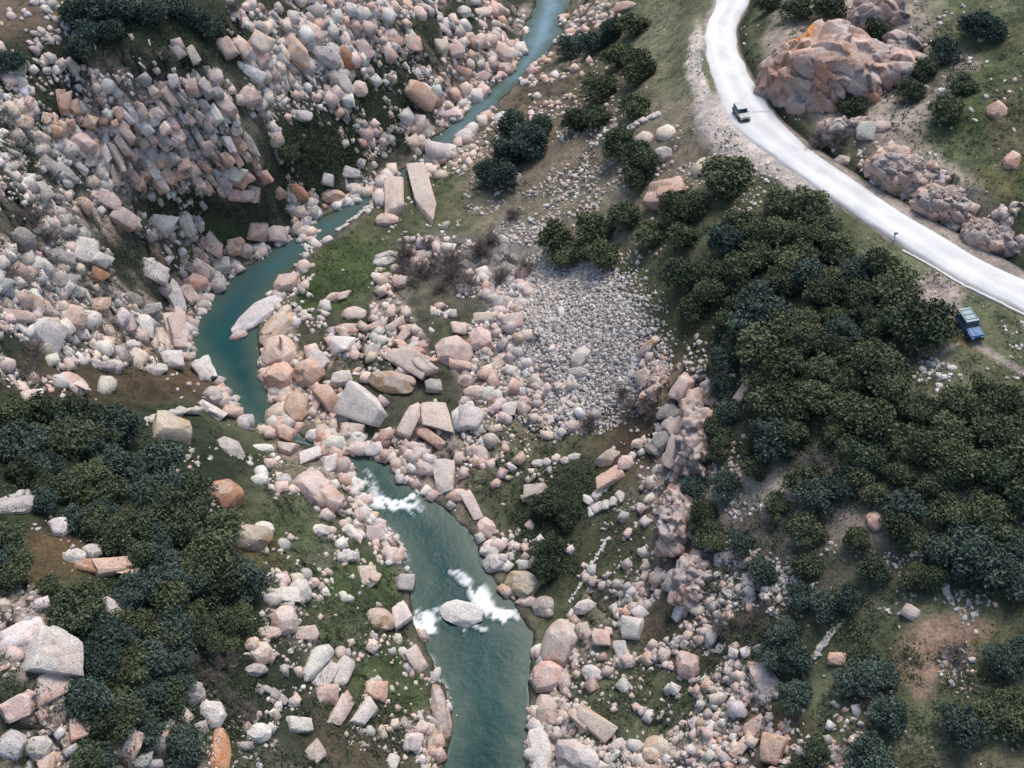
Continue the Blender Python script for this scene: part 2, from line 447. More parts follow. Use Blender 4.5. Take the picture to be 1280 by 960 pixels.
def make_leaf_mat(name, dark, light):
    m, nt, b = new_mat(name)
    oi = nt.nodes.new('ShaderNodeObjectInfo')
    at = N(nt, 'ShaderNodeAttribute', attribute_name='Col')
    s = nt.nodes.new('ShaderNodeSeparateColor'); nt.links.new(at.outputs['Color'], s.inputs[0])
    ad = N(nt, 'ShaderNodeMath', operation='MULTIPLY_ADD'); nt.links.new(oi.outputs['Random'], ad.inputs[0]); ad.inputs[1].default_value = .4; nt.links.new(s.outputs[0], ad.inputs[2])
    r = ramp(nt, ad.outputs[0], [(.1, dark), (1.25 if False else 1.0, light)])
    nt.links.new(r.outputs[0], b.inputs['Base Color'])
    b.inputs['Roughness'].default_value = .75; b.inputs['Specular IOR Level'].default_value = .15
    return m
LEAF = {'olive': make_leaf_mat('olive_green_leaves', (.040, .052, .028), (.140, .165, .088)),
        'blue': make_leaf_mat('blue_green_leaves', (.028, .046, .038), (.096, .140, .112)),
        'dark': make_leaf_mat('dark_green_leaves', (.028, .042, .026), (.105, .135, .076)),
        'twig': make_leaf_mat('grey_bare_twigs', (.10, .088, .085), (.24, .21, .20))}
BARK = plain('bark', (.12, .10, .08), .95, nz=.35, nscale=5)

# ------------------------------------------------------------------ the ground sheet
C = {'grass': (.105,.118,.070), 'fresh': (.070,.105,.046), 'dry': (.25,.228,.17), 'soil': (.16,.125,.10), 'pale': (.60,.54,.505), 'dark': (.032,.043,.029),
     'scree': (.30,.29,.285), 'grit': (.15,.135,.115), 'brown': (.115,.085,.062), 'ochre': (.22,.15,.06), 'pink': (.36,.25,.19), 'dirt': (.40,.345,.32), 'stone': (.52,.44,.39), 'lawn': (.145,.165,.100)}
col = np.zeros(X.shape + (3,)); col[:] = C['grass']
def paint(mask, name, k=1.0):
    global col
    a = np.clip(mask * k, 0, 1)[..., None]
    col = col * (1 - a) + np.array(C[name]) * a
nA = fbm(X / 5, Y / 5, seed=41, octs=4); nB = fbm(X / 2.0, Y / 2.0, seed=51, octs=3)
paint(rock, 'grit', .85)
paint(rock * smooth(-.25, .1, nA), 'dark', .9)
paint(bed, 'stone', .95)
tone = (.72 + .45 * t1 + .25 * (t2 - .5))[..., None]
warm = smooth(.55, .9, t1 * .5 + t2 * .3 + .5 * nA)[..., None] * np.array([.12, -.06, -.16])
col = np.where((bed > .3)[..., None], col * tone * (1 + warm), col)
joint = bed * np.maximum(1 - smooth(.03, .15, e1_), .7 * (1 - smooth(.02, .12, e2_)))
paint(joint, 'dark', .8)
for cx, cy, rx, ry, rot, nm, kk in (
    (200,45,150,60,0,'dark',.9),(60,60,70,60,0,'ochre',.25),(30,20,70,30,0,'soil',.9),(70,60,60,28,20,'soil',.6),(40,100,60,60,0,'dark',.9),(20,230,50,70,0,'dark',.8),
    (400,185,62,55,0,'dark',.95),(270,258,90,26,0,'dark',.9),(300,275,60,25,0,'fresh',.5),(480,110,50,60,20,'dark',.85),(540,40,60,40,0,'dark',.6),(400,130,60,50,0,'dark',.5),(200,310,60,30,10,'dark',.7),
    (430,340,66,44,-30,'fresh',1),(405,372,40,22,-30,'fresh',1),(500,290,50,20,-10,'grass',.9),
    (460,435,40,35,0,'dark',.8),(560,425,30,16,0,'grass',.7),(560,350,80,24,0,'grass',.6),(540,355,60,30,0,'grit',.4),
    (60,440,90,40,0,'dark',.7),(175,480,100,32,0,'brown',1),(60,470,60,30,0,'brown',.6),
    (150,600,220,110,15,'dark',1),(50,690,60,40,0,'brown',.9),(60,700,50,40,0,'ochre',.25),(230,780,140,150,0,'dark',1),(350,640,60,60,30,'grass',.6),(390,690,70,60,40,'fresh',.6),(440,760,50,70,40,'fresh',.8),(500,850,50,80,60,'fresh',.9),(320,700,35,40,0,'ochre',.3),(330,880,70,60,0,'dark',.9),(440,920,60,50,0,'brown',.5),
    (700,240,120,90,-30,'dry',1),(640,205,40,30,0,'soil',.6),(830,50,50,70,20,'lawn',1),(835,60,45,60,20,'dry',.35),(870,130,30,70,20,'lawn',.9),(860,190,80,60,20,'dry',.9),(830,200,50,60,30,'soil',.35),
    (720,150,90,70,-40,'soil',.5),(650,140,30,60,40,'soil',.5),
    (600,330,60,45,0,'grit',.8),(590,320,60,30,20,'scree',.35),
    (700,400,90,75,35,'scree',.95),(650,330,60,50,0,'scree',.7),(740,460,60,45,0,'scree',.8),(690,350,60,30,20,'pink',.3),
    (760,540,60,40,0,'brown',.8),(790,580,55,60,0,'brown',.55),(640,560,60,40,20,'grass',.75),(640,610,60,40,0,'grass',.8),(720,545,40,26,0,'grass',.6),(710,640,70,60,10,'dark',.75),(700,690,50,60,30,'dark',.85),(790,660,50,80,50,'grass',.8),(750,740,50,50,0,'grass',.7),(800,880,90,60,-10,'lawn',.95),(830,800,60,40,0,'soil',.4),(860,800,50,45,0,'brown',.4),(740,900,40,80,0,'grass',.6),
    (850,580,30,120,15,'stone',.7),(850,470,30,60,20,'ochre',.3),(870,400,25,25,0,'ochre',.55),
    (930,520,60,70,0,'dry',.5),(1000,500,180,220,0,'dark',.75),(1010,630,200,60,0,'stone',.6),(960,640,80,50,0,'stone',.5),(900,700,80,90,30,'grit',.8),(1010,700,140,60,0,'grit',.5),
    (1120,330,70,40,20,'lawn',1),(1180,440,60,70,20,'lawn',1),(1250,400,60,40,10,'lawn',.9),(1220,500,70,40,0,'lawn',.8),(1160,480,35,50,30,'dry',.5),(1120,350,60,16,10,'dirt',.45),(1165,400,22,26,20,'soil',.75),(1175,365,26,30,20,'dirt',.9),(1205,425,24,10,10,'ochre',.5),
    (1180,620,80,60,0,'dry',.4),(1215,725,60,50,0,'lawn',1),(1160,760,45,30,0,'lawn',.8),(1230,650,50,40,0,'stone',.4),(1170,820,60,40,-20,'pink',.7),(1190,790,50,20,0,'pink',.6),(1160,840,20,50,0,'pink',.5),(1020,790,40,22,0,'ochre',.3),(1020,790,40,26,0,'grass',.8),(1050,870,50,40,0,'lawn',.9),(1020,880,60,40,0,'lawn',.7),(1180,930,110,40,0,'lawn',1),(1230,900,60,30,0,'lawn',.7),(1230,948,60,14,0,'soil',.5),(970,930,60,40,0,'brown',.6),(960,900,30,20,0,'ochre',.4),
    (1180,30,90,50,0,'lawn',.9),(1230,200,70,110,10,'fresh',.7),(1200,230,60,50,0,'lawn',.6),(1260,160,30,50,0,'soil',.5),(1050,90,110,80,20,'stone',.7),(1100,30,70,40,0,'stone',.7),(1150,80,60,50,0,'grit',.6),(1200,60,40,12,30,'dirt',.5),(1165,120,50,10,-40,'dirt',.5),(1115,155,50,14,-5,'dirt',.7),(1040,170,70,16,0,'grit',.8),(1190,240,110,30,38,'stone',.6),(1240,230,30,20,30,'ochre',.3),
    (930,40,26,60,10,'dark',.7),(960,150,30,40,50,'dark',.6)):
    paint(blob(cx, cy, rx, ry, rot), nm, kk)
paint(1 - smooth(0.0, 1.8, d_riv + nB * .8), 'grit', .8)
paint(1 - smooth(0.0, .35, d_riv + nB * .3), 'dark', .7)
paint(1 - smooth(-.6, .1, d_riv), 'dark')
# worn shoulders and pull-out beside the road
paint((1 - smooth(.0, .9, d_road - hw + nB * .6)) * (d_road < 30), 'dirt', .85)
ditch = np.exp(-((d_road - hw - 1.0 + .4 * nA) / 0.8) ** 2) * uphill * (d_road < 30)
paint(smooth(.2, .9, d_road - hw) * (1 - smooth(3.0, 4.6, d_road - hw + nA)) * uphill * (d_road < 30), 'grass', .9)
paint(ditch, 'dark', .95)
for cx, cy, rx, ry, rot in ((868,75,10,30,8),(872,110,12,26,-25),(893,148,26,26,40),(922,184,52,25,35),(985,222,62,15,35),(1000,225,40,10,35)):
    paint(blob(cx, cy, rx, ry, rot, .3, U + 4 * nB, V + 4 * nB), 'pale', .9)
paint(blob(883, 95, 6, 24, -18, .3, U, V), 'lawn', .9)
# wheel tracks to the parked car and on
for path, w_ in (([(1180,352),(1188,375),(1200,400)], 9), ([(1215,425),(1240,440),(1262,452),(1300,470)], 5), ([(1110,345),(1150,352),(1180,358)], 7), ([(1195,430),(1180,440)], 3)):
    d_, _ = seg_dist(U + 3 * nB, V + 3 * nA, path)
    paint(1 - smooth(w_ * .6, w_ * 1.3, d_), 'dirt', .8)
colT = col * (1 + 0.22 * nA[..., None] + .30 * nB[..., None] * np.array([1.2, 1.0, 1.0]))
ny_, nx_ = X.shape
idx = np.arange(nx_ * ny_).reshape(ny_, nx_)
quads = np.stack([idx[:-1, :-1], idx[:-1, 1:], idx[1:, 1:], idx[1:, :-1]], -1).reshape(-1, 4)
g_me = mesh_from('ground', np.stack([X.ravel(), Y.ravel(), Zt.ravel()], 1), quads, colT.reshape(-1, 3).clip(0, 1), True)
g_me.polygons.foreach_set('use_smooth', (bed[:-1, :-1].ravel() < .35))
tag(link('ground', g_me, GROUND), kind='structure')

# ------------------------------------------------------------------ the river
def make_water():
    st = 0.3
    wx = np.arange(-80, 60, st); wy = np.arange(24, 240, st)
    WX, WY = np.meshgrid(wx, wy)
    d = sample(d_riv, WX, WY)
    keep = d < 1.5
    u, v = project(np.stack([WX.ravel(), WY.ravel(), np.zeros(WX.size)], 1)); u = u.reshape(WX.shape); v = v.reshape(WX.shape)
    n1 = fbm(WX / 1.6, WY / 1.6, seed=70, octs=4); n2 = fbm(WX / .7, WY / .7, seed=75, octs=3)
    fa, fb = WX * .45 - WY * .89, WX * .89 + WY * .45
    n2 = .65 * fbm(fa / 1.5, fb / .42, seed=78, octs=4) + .45 * n2
    un, vn = u + 9 * n1, v + 9 * n1
    foam = np.zeros(WX.shape)
    for cx, cy, rx, ry, rot, k_ in ((492,631,40,10,8,.98),(466,608,9,26,-25,.62),(508,624,24,8,-15,.95),(522,618,14,5,-10,.9),(440,590,14,5,60,.6),(532,780,15,20,-15,1.05),(545,770,12,12,0,.75),(604,752,14,26,-35,1.0),(625,768,26,9,12,1.1),(590,735,18,8,60,.85),(578,724,14,8,30,.7),(600,785,24,7,0,.7),(585,790,14,5,0,.6),(500,690,28,9,30,.45),(535,690,10,5,0,.5),(520,745,6,16,10,.35),
        (470,257,14,5,-30,.55),(505,225,22,8,-25,.6),(640,88,14,5,-20,.4),(690,20,20,14,0,.18),(335,500,6,8,0,.3)):
        foam = np.maximum(foam, k_ * blob(cx, cy, rx, ry, rot, .55, un, vn))
    edge = .35 * (1 - smooth(.0, .5, -d)) * smooth(.1, .4, n1)
    foam = np.clip(np.maximum(foam * smooth(-.15, .30, n2 * 1.2 + n1 * .5 + (foam - .70) * 1.4), edge), 0, 1)
    z = .018 * n1 + .03 * n2 * (.2 + foam) + foam * (.10 + .10 * n2)
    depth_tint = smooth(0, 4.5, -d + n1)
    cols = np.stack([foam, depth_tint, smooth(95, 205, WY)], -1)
    ids = np.arange(WX.size).reshape(WX.shape)
    q = np.stack([ids[:-1, :-1], ids[:-1, 1:], ids[1:, 1:], ids[1:, :-1]], -1).reshape(-1, 4)
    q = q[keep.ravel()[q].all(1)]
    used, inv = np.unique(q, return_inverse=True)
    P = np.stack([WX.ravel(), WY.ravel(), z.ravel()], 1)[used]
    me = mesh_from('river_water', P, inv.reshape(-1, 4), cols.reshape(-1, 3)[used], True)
    m, nt, b = new_mat('river_water')
    at = N(nt, 'ShaderNodeAttribute', attribute_name='Col')
    s = nt.nodes.new('ShaderNodeSeparateColor'); nt.links.new(at.outputs['Color'], s.inputs[0])
    g = nt.nodes.new('ShaderNodeNewGeometry')
    n0 = noise(nt, .12, 3, .5, g.outputs['Position'])
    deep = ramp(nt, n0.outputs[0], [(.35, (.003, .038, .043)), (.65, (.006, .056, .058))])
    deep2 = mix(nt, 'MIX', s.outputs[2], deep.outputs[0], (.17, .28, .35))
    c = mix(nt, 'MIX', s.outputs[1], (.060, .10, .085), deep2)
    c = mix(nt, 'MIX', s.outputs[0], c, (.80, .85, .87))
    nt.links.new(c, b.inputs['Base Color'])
    rr = N(nt, 'ShaderNodeMath', operation='MULTIPLY_ADD'); nt.links.new(s.outputs[0], rr.inputs[0]); rr.inputs[1].default_value = .6; rr.inputs[2].default_value = .18
    nt.links.new(rr.outputs[0], b.inputs['Roughness'])
    b.inputs['IOR'].default_value = 1.33; b.inputs['Specular IOR Level'].default_value = .16
    w1 = noise(nt, 1.6, 4, .6, g.outputs['Position']); bump_to(nt, b, w1.outputs[0], .35, .07)
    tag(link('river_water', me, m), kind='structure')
make_water()

# ------------------------------------------------------------------ the road
def make_road():
    L = catmull(road_l, 8); R = catmull(road_r, 8)
    n = len(L); K = 17
    t = np.linspace(0, 1, K)
    P = L[:, None] * (1 - t[None, :, None]) + R[:, None] * t[None, :, None]
    jl = fbm(np.arange(n) * .35, np.zeros(n), seed=90, octs=3) * .35; jr = fbm(np.arange(n) * .35, np.zeros(n) + 9, seed=91, octs=3) * .3
    P[:, 0, 0] += jl; P[:, -1, 0] += jr
    P[:, :, 2] += .05 + .07 * (1 - (2 * t - 1) ** 2)[None, :]
    P[:, 0, 2] -= .04; P[:, -1, 2] -= .04
    out = (P[:, 0] - P[:, -1]); out[:, 2] = 0; out /= np.linalg.norm(out, axis=1)[:, None]
    e0 = P[:, 0] + out * .35 - np.array([0, 0, .35]); e1 = P[:, -1] - out * .35 - np.array([0, 0, .35])
    P = np.concatenate([e0[:, None], P, e1[:, None]], 1); K += 2
    ids = np.arange(n * K).reshape(n, K)
    q = np.stack([ids[:-1, :-1], ids[:-1, 1:], ids[1:, 1:], ids[1:, :-1]], -1).reshape(-1, 4)[:, ::-1]
    tt = np.linspace(0, 1, K)[None, :]; al = np.arange(n)[:, None] * .3
    lane = .86 + .14 * (np.exp(-((tt - .3) / .08) ** 2) + np.exp(-((tt - .7) / .08) ** 2)) + .10 * fbm(al + 0 * tt, tt * 6 + 0 * al, seed=95, octs=3)
    lane = lane * (1 - .22 * smooth(.36, .5, np.abs(tt - .5) + .05 * fbm(al * 2 + 0 * tt, tt * 9 + 0 * al, seed=96, octs=2)))
    me = mesh_from('road', P.reshape(-1, 3), q, (lane[..., None] * np.array([1.0, .995, .985])).reshape(-1, 3), True)
    tag(link('road', me, ROAD), kind='structure')
    return L, R
RL, RR = make_road()
# ------------------------------------------------------------------ rocks
def ico(sub):
    bm = bmesh.new(); bmesh.ops.create_icosphere(bm, subdivisions=sub, radius=1)
    bm.verts.ensure_lookup_table()
    v = np.array([p.co[:] for p in bm.verts]); f = np.array([[w.index for w in p.verts] for p in bm.faces]); bm.free()
    v /= np.linalg.norm(v, axis=1)[:, None]
    return v, f
ICO = {k: ico(k) for k in (6, 7)}
ROCKCOL = {'w': (.74,.70,.655), 'g': (.50,.465,.44), 'p': (.72,.585,.51), 'o': (.68,.475,.37), 'W': (.80,.79,.77), 't': (.56,.47,.39), 'd': (.27,.26,.255), 'r': (.46,.27,.17), 'b': (.60,.34,.19)}
FRESH = {'W': (.74,.71,.68), 'w': (.62,.53,.48), 'g': (.48,.42,.39), 'p': (.62,.42,.33), 'o': (.66,.40,.28), 't': (.46,.31,.18), 'd': (.28,.24,.22), 'r': (.45,.20,.11), 'b': (.62,.30,.14)}

def planes(kind, r):
    """bounding planes of one stone: block (six jittered joints and a few breaks), boulder (worn round), shard (tapering)"""
    six = np.array([[1,0,0],[-1,0,0],[0,1,0],[0,-1,0],[0,0,1],[0,0,-1]], float)
    if kind == 'block':
        ax = six + r.normal(0, .17, (6, 3)); h = r.uniform(.8, 1.0, 6)
        m = r.integers(3, 7); cut = r.normal(0, 1, (m, 3)); cut[:, 2] = np.abs(cut[:, 2]); hc = r.uniform(.92, 1.22, m)
    elif kind == 'boulder':
        i_ = np.arange(26) + .5; ph = np.arccos(1 - 2 * i_ / 26); th = math.pi * (1 + 5 ** .5) * i_
        cut = np.stack([np.cos(th) * np.sin(ph), np.sin(th) * np.sin(ph), np.cos(ph)], 1) + r.normal(0, .16, (26, 3)); hc = r.uniform(.88, 1.04, 26)
        ax = six[:1] * 1.0; h = np.array([1.05])
    else:
        ax = np.array([[1,.55,0],[1,-.6,.2],[-1,0,0],[0,1,0],[0,-1,0],[0,0,1],[0,0,-1],[.5,0,1]], float) + r.normal(0, .1, (8, 3)); h = r.uniform(.75, .95, 8)
        cut = r.normal(0, 1, (3, 3)); hc = r.uniform(.95, 1.2, 3)
    n = np.vstack([ax, cut]); n /= np.linalg.norm(n, axis=1)[:, None]
    return n, np.concatenate([h, hc])
from itertools import combinations
def corners(n, h):
    m = len(n); T = np.array(list(combinations(range(m), 3)))
    M = n[T]; det = np.linalg.det(M); ok = np.abs(det) > .03
    M, T = M[ok], T[ok]
    x = np.linalg.solve(M, h[T][..., None])[..., 0]
    return x[((x @ n.T) <= h + 1e-6).all(1)]
def stone(kind, sub, seed, rough=.03):
    """a convex broken stone with crisp or worn edges; sub 1 = plain, more = edges worn, faces chipped. Fits the unit box."""
    r = np.random.default_rng(seed)
    n, h = planes(kind, r)
    pts = corners(n, h)
    c0, s0 = (pts.max(0) + pts.min(0)) / 2, (pts.max(0) - pts.min(0)) / 2
    bm = bmesh.new()
    for p in (pts - c0) / s0: bm.verts.new(p)
    bmesh.ops.remove_doubles(bm, verts=bm.verts, dist=.03 if sub > 1 else .12)
    res = bmesh.ops.convex_hull(bm, input=bm.verts)
    loose = [v for v in bm.verts if not v.link_faces]
    if loose: bmesh.ops.delete(bm, geom=loose, context='VERTS')
    if sub > 1:
        bmesh.ops.dissolve_limit(bm, angle_limit=.06, verts=bm.verts, edges=bm.edges)
        bmesh.ops.bevel(bm, geom=bm.edges[:], offset=.15 if kind == 'boulder' else r.uniform(.04, .10), segments=2 if kind == 'boulder' else 1, profile=.5, affect='EDGES', clamp_overlap=True)
    bmesh.ops.triangulate(bm, faces=bm.faces)
    if sub > 2:
        for _ in range(sub - 2):
            le = [e for e in bm.edges if e.calc_length() > .30 / (_ + 1)]
            bmesh.ops.subdivide_edges(bm, edges=le, cuts=1, use_grid_fill=False); bmesh.ops.triangulate(bm, faces=bm.faces)
    bmesh.ops.recalc_face_normals(bm, faces=bm.faces)
    bm.verts.ensure_lookup_table(); bm.verts.index_update()
    v = np.array([p.co[:] for p in bm.verts]); f = np.array([[w.index for w in p.verts] for p in bm.faces]); bm.free()
    if sub > 2:
        o = r.uniform(0, 50, 3)
        v = v * (1 + rough * fbm(v[:, 0] * 2.2 + o[0], v[:, 1] * 2.2 + o[1], v[:, 2] * 2.2 + o[2], octs=4, seed=seed % 97)[:, None] * 1.6)
        k = r.normal(0, 1, 3); k /= np.linalg.norm(k)
        s_ = np.abs(((v @ k) * r.uniform(.9, 1.7) + r.uniform(0, 1)) % 1 - .5)
        v = v * (1 - .09 * (1 - smooth(0, .07, s_)) * (r.random() < .6))[:, None]
    if kind == 'boulder': v = v * np.minimum(1, 1.08 / np.maximum(np.linalg.norm(v, axis=1), .01))[:, None]
    nn = n * s0; nn /= np.linalg.norm(nn, axis=1)[:, None]
    face = np.argmax(v @ nn.T, 1)
    return v, f, face, n

def rock_frame(P, n, ang, A_px, B_px, depth, lean=.5):
    """axes of a stone that lies on the slope and looks A_px by B_px, its long side at the angle read off the photograph"""
    mpp = depth / F
    lean = np.broadcast_to(np.asarray(lean, float), (len(n),))[:, None]
    n = n * lean + (-CF) * (1 - lean); n = n / np.linalg.norm(n, axis=-1, keepdims=True)
    a = np.radians(ang)
    e1 = np.cos(a)[:, None] * CR - np.sin(a)[:, None] * CU
    e2 = np.sin(a)[:, None] * CR + np.cos(a)[:, None] * CU
    fn = (n @ CF)[:, None]
    T1 = e1 - CF * (np.sum(e1 * n, 1)[:, None] / fn); T2 = e2 - CF * (np.sum(e2 * n, 1)[:, None] / fn)
    l1 = np.minimum(np.linalg.norm(T1, axis=1), 1.7); l2 = np.minimum(np.linalg.norm(T2, axis=1), 1.5)
    x = T1 / np.linalg.norm(T1, axis=1)[:, None]
    z = n; y = np.cross(z, x)
    return x, y, z, A_px * mpp * l1, B_px * mpp * l2, mpp

TILE = {0: (0, 0), 1: (420, 0), 2: (840, 0), 3: (0, 320), 4: (420, 320), 5: (840, 320), 6: (0, 630), 7: (420, 630), 8: (840, 630)}
ZS = 1280 / 440
